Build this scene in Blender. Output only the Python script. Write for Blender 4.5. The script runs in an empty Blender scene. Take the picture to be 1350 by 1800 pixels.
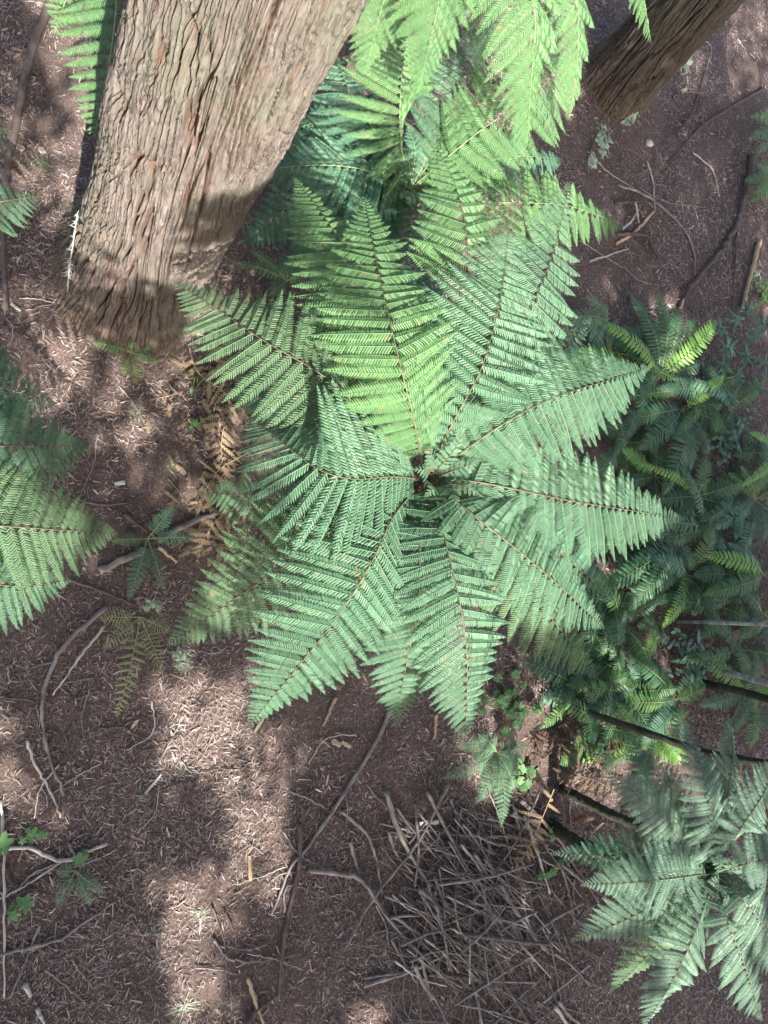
import bpy, math, random
import numpy as np
from mathutils import Matrix, Vector
C = bpy.context.scene
COL = C.collection
R_ = math.radians

# ------------------------------------------------------------------ camera, sky, sun, exposure
F, CAM_H = 1350.0, 9.0
_n = np.array([-625., -200., -1350.]); _n /= np.linalg.norm(_n)
_U = -_n
_X = np.array([1., 0, 0]); _X -= _X.dot(_U) * _U; _X /= np.linalg.norm(_X)
_Y = np.cross(_U, _X)
RC = np.array([_X, _Y, _U])
def at(px, py, z=0.0):
    """world point at height z seen at a pixel of the 1350x1800 photograph"""
    d = RC @ np.array([px - 675., 900. - py, -F])
    t = (z - CAM_H) / d[2]
    return np.array([d[0] * t, d[1] * t, z])
cam_d = bpy.data.cameras.new('camera'); cam = bpy.data.objects.new('camera', cam_d); COL.objects.link(cam)
cam_d.sensor_width = 36; cam_d.lens = 27.0; cam_d.clip_start = 0.05; cam_d.clip_end = 400
M = Matrix.Identity(4)
for i in range(3):
    for j in range(3): M[i][j] = RC[i, j]
M.translation = (0, 0, CAM_H); cam.matrix_world = M
C.camera = cam

w = bpy.data.worlds.new('World'); C.world = w; w.use_nodes = True
nt = w.node_tree; bg = nt.nodes['Background']
sky = nt.nodes.new('ShaderNodeTexSky'); sky.sky_type = 'NISHITA'; sky.sun_disc = False
SUN_EL, SUN_AZ = 45.0, 180.0          # the sun stands towards -Y
sky.sun_elevation = R_(SUN_EL); sky.sun_rotation = R_(SUN_AZ)
sky.dust_density = 4.0; sky.ozone_density = 0.3
nt.links.new(sky.outputs[0], bg.inputs[0]); bg.inputs[1].default_value = 0.09
sun_d = bpy.data.lights.new('sun', 'SUN'); sun = bpy.data.objects.new('sun', sun_d); COL.objects.link(sun)
sun_d.energy = 3.6; sun_d.angle = R_(0.53); sun_d.color = (1, .965, .91)
S_DIR = Vector((0, -math.cos(R_(SUN_EL)), math.sin(R_(SUN_EL))))
sun.rotation_euler = S_DIR.to_track_quat('Z', 'Y').to_euler()
C.view_settings.view_transform = 'Standard'; C.view_settings.look = 'None'
C.view_settings.gamma = 1; C.view_settings.use_curve_mapping = False
C.view_settings.exposure = 2.7
C.render.engine = 'CYCLES'
C.cycles.max_bounces = 6; C.cycles.diffuse_bounces = 3; C.cycles.transmission_bounces = 3; C.cycles.glossy_bounces = 2
C.cycles.use_denoising = True
C.cycles.sample_clamp_indirect = 6

rng = np.random.default_rng(7); random.seed(7)

# ------------------------------------------------------------------ noise
_tab = np.random.default_rng(3).random((64, 64, 64)).astype(np.float32)
def vnoise(x, y, z):
    x, y, z = np.broadcast_arrays(x, y, z)
    xi, yi, zi = np.floor(x).astype(int), np.floor(y).astype(int), np.floor(z).astype(int)
    fx, fy, fz = x - xi, y - yi, z - zi
    fx, fy, fz = [f * f * f * (f * (f * 6 - 15) + 10) for f in (fx, fy, fz)]
    def g(a, b, c): return _tab[(xi + a) & 63, (yi + b) & 63, (zi + c) & 63]
    def l(a, b, t): return a + (b - a) * t
    x00 = l(g(0,0,0), g(1,0,0), fx); x10 = l(g(0,1,0), g(1,1,0), fx)
    x01 = l(g(0,0,1), g(1,0,1), fx); x11 = l(g(0,1,1), g(1,1,1), fx)
    return l(l(x00, x10, fy), l(x01, x11, fy), fz) * 2 - 1
def gz(x, y):
    """height of the forest floor"""
    x = np.asarray(x, float); y = np.asarray(y, float)
    return (.05 * vnoise(x * .45 + 3, y * .45 + 9, 1.5) + .022 * vnoise(x * 1.7, y * 1.7, 4.5) + .008 * vnoise(x * 6, y * 6, 7.5)
            + .13 * np.exp(-(np.maximum(np.hypot(x - 1.05, y - 4.1) - .72, 0) / .22) ** 1.3) + .09 * np.exp(-(np.maximum(np.hypot(x - 8.6, y - 9.0) - .55, 0) / .2) ** 1.3))
def G(px, py, up=0.0):
    p = at(px, py, 0.0); p[2] = float(gz(p[0], p[1])); p = at(px, py, p[2]); p[2] += up; return p

# ------------------------------------------------------------------ mesh collecting
class MB:
    def __init__(s): s.v = []; s.f = []; s.m = []; s.n = 0
    def add(s, v, f, m=0):
        v = np.asarray(v, np.float32).reshape(-1, 3); f = np.asarray(f, np.int32).reshape(-1, 3)
        s.v.append(v); s.f.append(f + s.n); s.n += len(v)
        s.m.append(np.full(len(f), m, np.int32) if np.isscalar(m) else np.asarray(m, np.int32))
    def mesh(s, name, mats, smooth=True):
        me = bpy.data.meshes.new(name)
        v = np.concatenate(s.v); f = np.concatenate(s.f); m = np.concatenate(s.m)
        me.vertices.add(len(v)); me.vertices.foreach_set('co', v.ravel())
        me.loops.add(f.size); me.loops.foreach_set('vertex_index', f.ravel())
        me.polygons.add(len(f)); me.polygons.foreach_set('loop_start', np.arange(0, f.size, 3, dtype=np.int32))
        for x in mats: me.materials.append(x)
        me.polygons.foreach_set('material_index', m)
        me.polygons.foreach_set('use_smooth', np.full(len(f), smooth, bool))
        me.update(calc_edges=True)
        return me
def quads(q):
    q = np.asarray(q, np.int32).reshape(-1, 4)
    return np.concatenate([q[:, [0, 1, 2]], q[:, [0, 2, 3]]])
def grid_faces(nu, nv, wrap=False):
    """nu rows of nv points"""
    a = np.arange(nu * nv).reshape(nu, nv)
    b = np.roll(a, -1, 1) if wrap else None
    if wrap: q = np.stack([a[:-1], b[:-1], b[1:], a[1:]], -1)
    else: q = np.stack([a[:-1, :-1], a[:-1, 1:], a[1:, 1:], a[1:, :-1]], -1)
    return quads(q.reshape(-1, 4))
def frames(P):
    T = np.gradient(P, axis=0); T /= np.linalg.norm(T, axis=1)[:, None] + 1e-9
    up = np.array([0, 0, 1.]) if abs(T[:, 2]).mean() < .85 else np.array([0, 1., 0])
    N = up - (T @ up)[:, None] * T; N /= np.linalg.norm(N, axis=1)[:, None] + 1e-9
    return T, N, np.cross(T, N)
def tube(P, r, sides=6, jit=0.0):
    P = np.asarray(P, float); r = np.broadcast_to(np.asarray(r, float), (len(P),))
    T, N, S = frames(P)
    a = np.linspace(0, 2 * math.pi, sides, endpoint=False)
    rr = r[:, None] * (1 + jit * rng.standard_normal((len(P), sides)))
    V = P[:, None] + rr[..., None] * (np.cos(a)[None, :, None] * N[:, None] + np.sin(a)[None, :, None] * S[:, None])
    f = grid_faces(len(P), sides, True); V = V.reshape(-1, 3); n = len(V)
    V = np.concatenate([V, P[:1], P[-1:]])
    i = np.arange(sides); j = (i + 1) % sides; b = (len(P) - 1) * sides
    f = np.concatenate([f, np.stack([j, i, np.full(sides, n)], 1), np.stack([b + i, b + j, np.full(sides, n + 1)], 1)])
    return V, f
def catmull(pts, n):
    P = np.asarray(pts, float)
    if len(P) == 2: return P[0] + (P[1] - P[0]) * np.linspace(0, 1, n)[:, None]
    Q = np.concatenate([[2 * P[0] - P[1]], P, [2 * P[-1] - P[-2]]])
    d = np.concatenate([[0], np.cumsum(np.linalg.norm(np.diff(P, axis=0), axis=1))]); d /= d[-1]
    out = []
    for t in np.linspace(0, 1, n):
        k = min(np.searchsorted(d, t, 'right') - 1, len(P) - 2); u = (t - d[k]) / (d[k + 1] - d[k])
        p0, p1, p2, p3 = Q[k:k + 4]
        out.append(.5 * (2 * p1 + (p2 - p0) * u + (2 * p0 - 5 * p1 + 4 * p2 - p3) * u * u + (3 * p1 - p0 - 3 * p2 + p3) * u ** 3))
    return np.array(out)
def resample(P, n):
    d = np.concatenate([[0], np.cumsum(np.linalg.norm(np.diff(P, axis=0), axis=1))]); t = np.linspace(0, d[-1], n)
    return np.stack([np.interp(t, d, P[:, i]) for i in range(3)], 1), d[-1]

def link(name, me, parent=None, loc=None):
    o = bpy.data.objects.new(name, me); COL.objects.link(o)
    if parent is not None: o.parent = parent
    if loc is not None: o.location = Vector([float(c) for c in loc])
    return o
def tag(o, label=None, cat=None, group=None, kind=None):
    for k, v in (('label', label), ('category', cat), ('group', group), ('kind', kind)):
        if v: o[k] = v
    return o
def thing(name, label, cat, loc, group=None):
    o = link(name, None, None, loc); o.empty_display_size = .1
    return tag(o, label, cat, group)

# ------------------------------------------------------------------ materials
def newmat(name):
    m = bpy.data.materials.new(name); m.use_nodes = True
    return m, m.node_tree, m.node_tree.nodes['Principled BSDF']
def ramp(nt, stops, interp='LINEAR'):
    r = nt.nodes.new('ShaderNodeValToRGB'); e = r.color_ramp.elements; r.color_ramp.interpolation = interp
    while len(e) > 1: e.remove(e[-1])
    e[0].position = stops[0][0]; e[0].color = (*stops[0][1], 1)
    for p, c in stops[1:]:
        k = e.new(p); k.color = (*c, 1)
    return r
def noise(nt, scale, detail=3, vec=None, rough=.55, dist=0):
    n = nt.nodes.new('ShaderNodeTexNoise'); n.inputs['Scale'].default_value = scale
    n.inputs['Detail'].default_value = detail; n.inputs['Roughness'].default_value = rough; n.inputs['Distortion'].default_value = dist
    if vec is not None: nt.links.new(vec, n.inputs['Vector'])
    return n
def math_n(nt, op, a, b):
    n = nt.nodes.new('ShaderNodeMath'); n.operation = op
    for i, x in enumerate((a, b)):
        if isinstance(x, (int, float)): n.inputs[i].default_value = x
        else: nt.links.new(x, n.inputs[i])
    return n.outputs[0]
def leaf_mat(name, a, b, c=None, trans=.3, rough=.42, spec=.5, back=1.25):
    """leaf tissue: colours a..b(..c) by world-space noise and by individual, part of the light passes through"""
    m, nt, bs = newmat(name)
    geo = nt.nodes.new('ShaderNodeNewGeometry'); oi = nt.nodes.new('ShaderNodeObjectInfo')
    n = noise(nt, 2.2, 3, geo.outputs['Position'])
    v = math_n(nt, 'ADD', math_n(nt, 'MULTIPLY', n.outputs[0], .75), math_n(nt, 'MULTIPLY', oi.outputs['Random'], .22))
    r = ramp(nt, [(.25, a), (.62, b)] + ([(.86, c)] if c else []))
    nt.links.new(v, r.inputs[0])
    br = noise(nt, 17, 2, geo.outputs['Position']); bm = ramp(nt, [(.66, (0, 0, 0)), (.72, (.75, .75, .75))]); nt.links.new(br.outputs[0], bm.inputs[0])
    mb_ = nt.nodes.new('ShaderNodeMix'); mb_.data_type = 'RGBA'; nt.links.new(bm.outputs[0], mb_.inputs[0]); nt.links.new(r.outputs[0], mb_.inputs[6]); mb_.inputs[7].default_value = (.26, .17, .085, 1)
    leafc = mb_.outputs[2]; nt.links.new(leafc, bs.inputs['Base Color'])
    bs.inputs['Roughness'].default_value = rough; bs.inputs['Specular IOR Level'].default_value = spec
    tr = nt.nodes.new('ShaderNodeBsdfTranslucent')
    hs = nt.nodes.new('ShaderNodeHueSaturation'); hs.inputs['Hue'].default_value = .47; hs.inputs['Saturation'].default_value = 1.12; hs.inputs['Value'].default_value = back
    nt.links.new(leafc, hs.inputs['Color']); nt.links.new(hs.outputs[0], tr.inputs[0])
    mx = nt.nodes.new('ShaderNodeMixShader'); mx.inputs[0].default_value = trans
    nt.links.new(bs.outputs[0], mx.inputs[1]); nt.links.new(tr.outputs[0], mx.inputs[2])
    nt.links.new(mx.outputs[0], nt.nodes['Material Output'].inputs[0])
    return m
def plain(name, stops, scale=6, rough=.8, detail=4, island=False, stretch=None, bump=0.0, spec=.3):
    m, nt, bs = newmat(name)
    tc = nt.nodes.new('ShaderNodeTexCoord'); vec = tc.outputs['Object']
    if stretch:
        mp = nt.nodes.new('ShaderNodeMapping'); mp.inputs['Scale'].default_value = stretch
        nt.links.new(vec, mp.inputs[0]); vec = mp.outputs[0]
    n = noise(nt, scale, detail, vec)
    fac = n.outputs[0]
    if island:
        geo = nt.nodes.new('ShaderNodeNewGeometry')
        fac = math_n(nt, 'ADD', math_n(nt, 'MULTIPLY', geo.outputs['Random Per Island'], .85), math_n(nt, 'MULTIPLY', n.outputs[0], .15))
    r = ramp(nt, stops); nt.links.new(fac, r.inputs[0]); nt.links.new(r.outputs[0], bs.inputs['Base Color'])
    bs.inputs['Roughness'].default_value = rough; bs.inputs['Specular IOR Level'].default_value = spec
    if bump:
        b = nt.nodes.new('ShaderNodeBump'); b.inputs['Strength'].default_value = .8; b.inputs['Distance'].default_value = bump
        nt.links.new(n.outputs[0], b.inputs['Height']); nt.links.new(b.outputs[0], bs.inputs['Normal'])
    return m

MT = {}
MT['fern'] = leaf_mat('fern_leaf', (.063, .130, .074), (.087, .166, .094), (.12, .20, .10), .27, .55, .28)
MT['fern_pale'] = leaf_mat('pale_fern_leaf', (.088, .155, .104), (.12, .195, .13), (.15, .225, .138), .25, .55, .3)
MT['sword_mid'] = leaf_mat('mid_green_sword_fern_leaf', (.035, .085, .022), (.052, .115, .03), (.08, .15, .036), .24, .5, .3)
MT['fern_bright'] = leaf_mat('sunlit_tone_fern_leaf', (.078, .162, .064), (.106, .203, .077), (.142, .23, .086), .33, .55, .28)  # lit copy of the fern leaf: sunlight put into a brighter, yellower green
MT['fern_old'] = leaf_mat('old_fern_leaf', (.064, .115, .058), (.088, .144, .07), (.128, .156, .078), .27, .58, .25)
MT['fern_dark'] = leaf_mat('shaded_tone_fern_leaf', (.048, .115, .072), (.068, .15, .088), (.09, .175, .085), .22, .5, .3)  # shaded copy of the fern leaf: shade on lower fronds put into colour
MT['sword'] = leaf_mat('sword_fern_leaf', (.022, .062, .026), (.034, .085, .032), (.06, .12, .036), .2, .48, .35)  # darkened leaf colour, part of the undergrowth shade is painted into it
MT['sword_bright'] = leaf_mat('bright_sword_fern_leaf', (.11, .24, .045), (.14, .28, .05), (.2, .32, .06), .36, .42, .45)  # much brighter and yellower than the other sword fern leaves
MT['yellow'] = leaf_mat('yellowed_fern_leaf', (.10, .13, .055), (.17, .18, .08), (.22, .2, .1), .25, .55, .3)
MT['dead'] = leaf_mat('dead_fern_leaf', (.17, .12, .07), (.26, .195, .12), (.35, .275, .18), .2, .75, .15, 1.0)
MT['dead_dark'] = leaf_mat('dull_dead_fern_leaf', (.07, .047, .034), (.115, .078, .055), (.16, .115, .082), .12, .8, .15, 1.0)
MT['herb'] = leaf_mat('herb_leaf', (.06, .135, .048), (.085, .17, .062), (.12, .20, .08), .25, .55, .25)
MT['shrub'] = leaf_mat('shrub_leaf', (.03, .08, .042), (.05, .115, .058), (.08, .15, .08), .22, .42, .45)
MT['grass'] = leaf_mat('thin_grass', (.05, .08, .04), (.08, .11, .055), (.12, .14, .075), .2, .5, .4)
MT['canopy'] = leaf_mat('redwood_foliage', (.03, .07, .025), (.045, .09, .03), None, .1, .6, .3)
MT['rachis'] = plain('brown_frond_stem', [(.3, (.06, .048, .026)), (.7, (.12, .095, .05))], 8, .6)
MT['rachis_green'] = plain('green_frond_stem', [(.3, (.16, .20, .08)), (.7, (.22, .23, .10))], 8, .55)
MT['rib'] = leaf_mat('pale_leaf_rib', (.09, .18, .095), (.12, .215, .115), None, .2, .55, .25)
MT['stick'] = plain('weathered_stick', [(.3, (.085, .068, .06)), (.55, (.165, .138, .123)), (.8, (.28, .245, .225))], 5, .85, stretch=(1, 1, 1))
MT['stick_dark'] = plain('dark_stick_bark', [(.3, (.045, .033, .028)), (.6, (.085, .062, .052)), (.85, (.14, .11, .09))], 7, .85)
MT['stick_pale'] = plain('barkless_pale_stick', [(.3, (.22, .185, .15)), (.7, (.38, .33, .285))], 9, .75)
MT['stick_tan'] = plain('tan_stick', [(.3, (.22, .15, .09)), (.7, (.34, .24, .15))], 9, .8)
MT['stick_mix'] = plain('brush_stick', [(.2, (.065, .053, .046)), (.45, (.14, .116, .103)), (.8, (.27, .238, .215))], 7, .85)
MT['chip'] = plain('wood_chip', [(.3, (.22, .17, .12)), (.7, (.34, .28, .21))], 14, .8)
MT['pale_stone'] = plain('pale_stone', [(.3, (.27, .26, .245)), (.7, (.40, .39, .37))], 9, .7)
MT['lichen'] = plain('mint_lichen', [(.3, (.12, .15, .10)), (.5, (.20, .25, .165)), (.7, (.28, .34, .235))], 22, .95, bump=.012)
MT['lichen_strand'] = plain('grey_lichen_strand', [(.3, (.22, .25, .22)), (.7, (.36, .39, .36))], 20, .95)
MT['moss_trunk'] = plain('mossy_dark_trunk', [(.35, (.012, .011, .008)), (.55, (.022, .024, .012)), (.75, (.038, .046, .02))], 14, .95, bump=.02)
MT['fern_trunk'] = plain('fibrous_fern_trunk', [(.3, (.03, .02, .013)), (.7, (.07, .048, .03))], 16, .95, stretch=(1, 1, .3), bump=.03)
MT['sapling'] = plain('grey_sapling_bark', [(.3, (.07, .072, .06)), (.5, (.17, .17, .15)), (.75, (.30, .30, .27))], 9, .85, stretch=(1, 1, 2.5), bump=.01)
# forest floor: the earth under the litter
m, nt, bs = newmat('forest_floor'); MT['floor'] = m
geo = nt.nodes.new('ShaderNodeNewGeometry')
n1 = noise(nt, 38, 6, geo.outputs['Position'], .7, 1.2); n2 = noise(nt, 1.3, 3, geo.outputs['Position'])
r1 = ramp(nt, [(.3, (.034, .025, .021)), (.5, (.088, .066, .057)), (.72, (.175, .142, .127))])
r2 = ramp(nt, [(.35, (.8, .76, .74)), (.65, (1.12, 1.02, .98))])
mixc = nt.nodes.new('ShaderNodeMix'); mixc.data_type = 'RGBA'; mixc.blend_type = 'MULTIPLY'; mixc.inputs[0].default_value = 1
nt.links.new(n1.outputs[0], r1.inputs[0]); nt.links.new(n2.outputs[0], r2.inputs[0])
nt.links.new(r1.outputs[0], mixc.inputs[6]); nt.links.new(r2.outputs[0], mixc.inputs[7]); nt.links.new(mixc.outputs[2], bs.inputs['Base Color'])
bs.inputs['Roughness'].default_value = .95; bs.inputs['Specular IOR Level'].default_value = .15
b = nt.nodes.new('ShaderNodeBump'); b.inputs['Strength'].default_value = 1; b.inputs['Distance'].default_value = .02
nt.links.new(n1.outputs[0], b.inputs['Height']); nt.links.new(b.outputs[0], bs.inputs['Normal'])
def litter_mat(name, stops):
    m, nt, bs = newmat(name)
    geo = nt.nodes.new('ShaderNodeNewGeometry'); r = ramp(nt, stops)
    n = noise(nt, .9, 3, geo.outputs['Position'])
    n.inputs['Scale'].default_value = 1.6
    v = math_n(nt, 'ADD', math_n(nt, 'MULTIPLY', geo.outputs['Random Per Island'], .62), math_n(nt, 'MULTIPLY', n.outputs[0], .42))
    nt.links.new(v, r.inputs[0]); nt.links.new(r.outputs[0], bs.inputs['Base Color'])
    bs.inputs['Roughness'].default_value = .7; bs.inputs['Specular IOR Level'].default_value = .3
    return m
MT['litter'] = litter_mat('fallen_needle_litter', [(.1, (.045, .032, .027)), (.35, (.106, .075, .063)), (.6, (.178, .132, .113)), (.8, (.27, .216, .19)), (.95, (.42, .365, .335))])
MT['needle'] = litter_mat('thin_needle_litter', [(.1, (.06, .044, .036)), (.4, (.13, .098, .083)), (.7, (.23, .19, .168)), (.93, (.42, .37, .34))])
# bark, with the colour of freshly exposed furrows from the "fresh" attribute
def bark_mat(name, grey, red, green):
    m, nt, bs = newmat(name)
    tc = nt.nodes.new('ShaderNodeTexCoord')
    mp = nt.nodes.new('ShaderNodeMapping'); mp.inputs['Scale'].default_value = (9, 9, 1.1); nt.links.new(tc.outputs['Object'], mp.inputs[0])
    mq = nt.nodes.new('ShaderNodeMapping'); mq.inputs['Scale'].default_value = (52, 52, 4); nt.links.new(tc.outputs['Object'], mq.inputs[0])
    a = noise(nt, 1, 5, mp.outputs[0], .6, .6); c = noise(nt, 1, 4, mq.outputs[0], .65, .4); d = noise(nt, 1.1, 4, tc.outputs['Object'], .6)
    ra = ramp(nt, [(.30, tuple(x * .40 for x in grey)), (.5, grey), (.70, tuple(min(1, x * 1.7) for x in grey))])
    v = math_n(nt, 'ADD', math_n(nt, 'MULTIPLY', a.outputs[0], .5), math_n(nt, 'MULTIPLY', c.outputs[0], .5)); nt.links.new(v, ra.inputs[0])
    rb = ramp(nt, [(.3, tuple(x * .7 for x in red)), (.65, tuple(x * 1.35 for x in red))]); nt.links.new(c.outputs[0], rb.inputs[0])
    at_ = nt.nodes.new('ShaderNodeAttribute'); at_.attribute_name = 'fresh'
    def mix(f, x, y):
        k = nt.nodes.new('ShaderNodeMix'); k.data_type = 'RGBA'
        nt.links.new(f, k.inputs[0])
        nt.links.new(x, k.inputs[6])
        if isinstance(y, tuple): k.inputs[7].default_value = (*y, 1)
        else: nt.links.new(y, k.inputs[7])
        return k.outputs[2]
    g = ramp(nt, [(.48, (0, 0, 0)), (.64, (.75, .75, .75))]); nt.links.new(d.outputs[0], g.inputs[0])
    base = mix(g.outputs[0], ra.outputs[0], tuple(green))
    out = mix(at_.outputs['Fac'], base, rb.outputs[0])
    so = nt.nodes.new('ShaderNodeAttribute'); so.attribute_name = 'soil'
    rs = ramp(nt, [(.3, (.055, .039, .029)), (.7, (.125, .092, .068))]); nt.links.new(c.outputs[0], rs.inputs[0])
    out = mix(so.outputs['Fac'], out, rs.outputs[0])
    nt.links.new(out, bs.inputs['Base Color'])
    bs.inputs['Roughness'].default_value = .95; bs.inputs['Specular IOR Level'].default_value = .1
    b = nt.nodes.new('ShaderNodeBump'); b.inputs['Strength'].default_value = 1; b.inputs['Distance'].default_value = .02
    nt.links.new(c.outputs[0], b.inputs['Height']); nt.links.new(b.outputs[0], bs.inputs['Normal'])
    return m
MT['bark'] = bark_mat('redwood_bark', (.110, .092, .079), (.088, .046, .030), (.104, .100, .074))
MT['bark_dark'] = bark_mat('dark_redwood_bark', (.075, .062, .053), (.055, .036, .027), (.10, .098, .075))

# ------------------------------------------------------------------ the forest floor
inner = np.arange(-9, 19.01, .15); outer = np.array([1.5, 4, 9, 18, 35, 60.])
xs = np.concatenate([inner[0] - outer[::-1], inner, inner[-1] + outer])
inner = np.arange(-12, 19.01, .15); ys = np.concatenate([inner[0] - outer[::-1], inner, inner[-1] + outer])
XX, YY = np.meshgrid(xs, ys)
mb = MB(); mb.add(np.stack([XX, YY, gz(XX, YY)], -1), grid_faces(len(ys), len(xs)))
tag(link('forest_floor', mb.mesh('forest_floor', [MT['floor']])), 'brown forest floor of needles and earth', None, None, 'structure')

# ------------------------------------------------------------------ redwood trunks
def bark_trunk(name, base, lean, radius_z, flare, nth, zs, mat, seed, amp=1.0, lobes=None):
    th = np.linspace(0, 2 * math.pi, nth, endpoint=False); t0_ = math.atan2(-base[1], -base[0]); th = th - .45 * np.sin(th - t0_)   # finer where it is seen
    TH, Z = np.meshgrid(th, zs)
    r0 = np.interp(Z, *radius_z)
    rm = float(radius_z[1][0])
    f = np.exp(-np.maximum(Z, 0) / flare[1]) * flare[0]
    lob = 1 + .35 * np.sin(TH * 3 + seed) + .3 * np.sin(TH * 5 + 2 * seed) + .15 * np.sin(TH * 8 + seed * 3)
    if lobes: lob = lob + sum(a * np.exp(-((np.angle(np.exp(1j * (TH - t0)))) / wd) ** 2) for t0, a, wd in lobes)
    r = r0 + f * lob
    cx, cy = np.cos(TH) * rm, np.sin(TH) * rm
    s = seed * 7.3
    w1 = vnoise(cx * 2 + s, cy * 2, Z * .9); w2 = vnoise(cx * 6 + s, cy * 6, Z * 2.5 + 5)
    wx = cx * 1 + .05 * w1 + .016 * w2; wy = cy * 1 + .03 * w2 + .04 * w1
    tw = Z * .10   # slow spiral of the fibres
    ax = wx * math.cos(.0) + tw * -np.sin(TH) * .9; ay = wy + tw * np.cos(TH) * .9
    n1 = vnoise(ax * 9 + s, ay * 9, Z * .42)
    nb = vnoise(ax * 16 + s + 7, ay * 16, Z * .6 + 3)
    n2 = vnoise(ax * 30 + s, ay * 30 + 3, Z * 1.25)
    n3 = vnoise(ax * 58, ay * 58 + s, Z * 2.0)
    n4 = vnoise(ax * 85, ay * 85 + s, Z * 7)
    n5 = vnoise(ax * 30 + 9, ay * 30 + s, Z * 22)
    sm = lambda a: a * a * (3 - 2 * a)
    fur = sm(np.clip(np.abs(n1) / .10, 0, 1)); furb = sm(np.clip(np.abs(nb) / .11, 0, 1))
    fur2 = np.clip(np.abs(n2) / .3, 0, 1)
    # overlapping flakes: saw-tooth steps along the length, shifted from strip to strip
    cell = np.floor(ax * 13 + n1 * 1.5) * 3.1 + np.floor(ay * 13 + nb) * 1.7
    ph = (Z * 2.1 + cell * .37 + .9 * n2 + .25 * n5) % 1.0
    step = np.where(ph < .05, ph / .05, 1 - (ph - .05) / .95)
    low = np.clip(1 - Z / .9, 0, 1)          # shaggier towards the foot
    disp = amp * (.080 * (fur - 1) + .055 * (furb - 1) + .024 * (fur2 - 1) + (.012 + .012 * low) * step * fur + .014 * n3 + .011 * n4 + (.006 + .014 * low) * n5 + .025 * w1)
    r = r + disp
    ox = np.interp(Z, lean[0], lean[1]); oy = np.interp(Z, lean[0], lean[2])
    V = np.stack([ox + r * np.cos(TH), oy + r * np.sin(TH), Z], -1)
    mb = MB(); mb.add(V, grid_faces(len(zs), nth, True))
    me = mb.mesh(name, [mat], True)
    fresh = np.clip(.85 - np.minimum(fur, furb) * 1.1 + .55 * np.clip(n2 * 2, 0, 1) * (step < .35) + .35 * np.clip(vnoise(cx * 3, cy * 3, Z * 1.2) * 2 - .3, 0, 1), 0, 1) * .75
    a = me.attributes.new('fresh', 'FLOAT', 'POINT'); a.data.foreach_set('value', fresh.astype(np.float32).ravel())
    soil = np.clip(1.15 - (Z + .12 * vnoise(cx * 5, cy * 5, Z * 4 + 2)) / .55, 0, 1) * .85
    a = me.attributes.new('soil', 'FLOAT', 'POINT'); a.data.foreach_set('value', soil.astype(np.float32).ravel())
    return me
T1 = at(240, 488); T1[2] = 0
t1 = thing('redwood_tree', 'massive redwood trunk with furrowed grey-brown bark, a fern shadow on its lit side', 'tree', T1, 'redwood trees')
zs = np.concatenate([np.arange(-.25, 5.6, .0165), np.linspace(5.7, 9, 16), np.linspace(10, 30, 10)])
me = bark_trunk('trunk', T1, ([-1, 0, 5, 30], [0, 0, .12, .3], [0, 0, -.05, -.2]), ([0, 2, 5, 30], [.72, .695, .655, .35]), (.21, .38), 570, zs, MT['bark'], 1.0,
                lobes=[(math.pi * 1.02, .8, .35), (math.pi * 1.35, .5, .3), (math.pi * 1.7, .5, .3)])
link('trunk', me, t1)
T2 = at(1082, 150); T2[2] = 0
t2 = thing('redwood_tree', 'dark redwood trunk beyond the fern clump with pale lichen on the ground at its foot', 'tree', T2, 'redwood trees')
zs = np.concatenate([np.arange(-.25, 3.4, .024), np.linspace(3.6, 9, 16), np.linspace(10, 30, 10)])
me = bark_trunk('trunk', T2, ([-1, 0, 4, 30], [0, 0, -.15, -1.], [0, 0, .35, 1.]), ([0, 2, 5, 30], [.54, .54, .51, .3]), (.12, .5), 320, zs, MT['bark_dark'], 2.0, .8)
link('trunk', me, t2)

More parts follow.
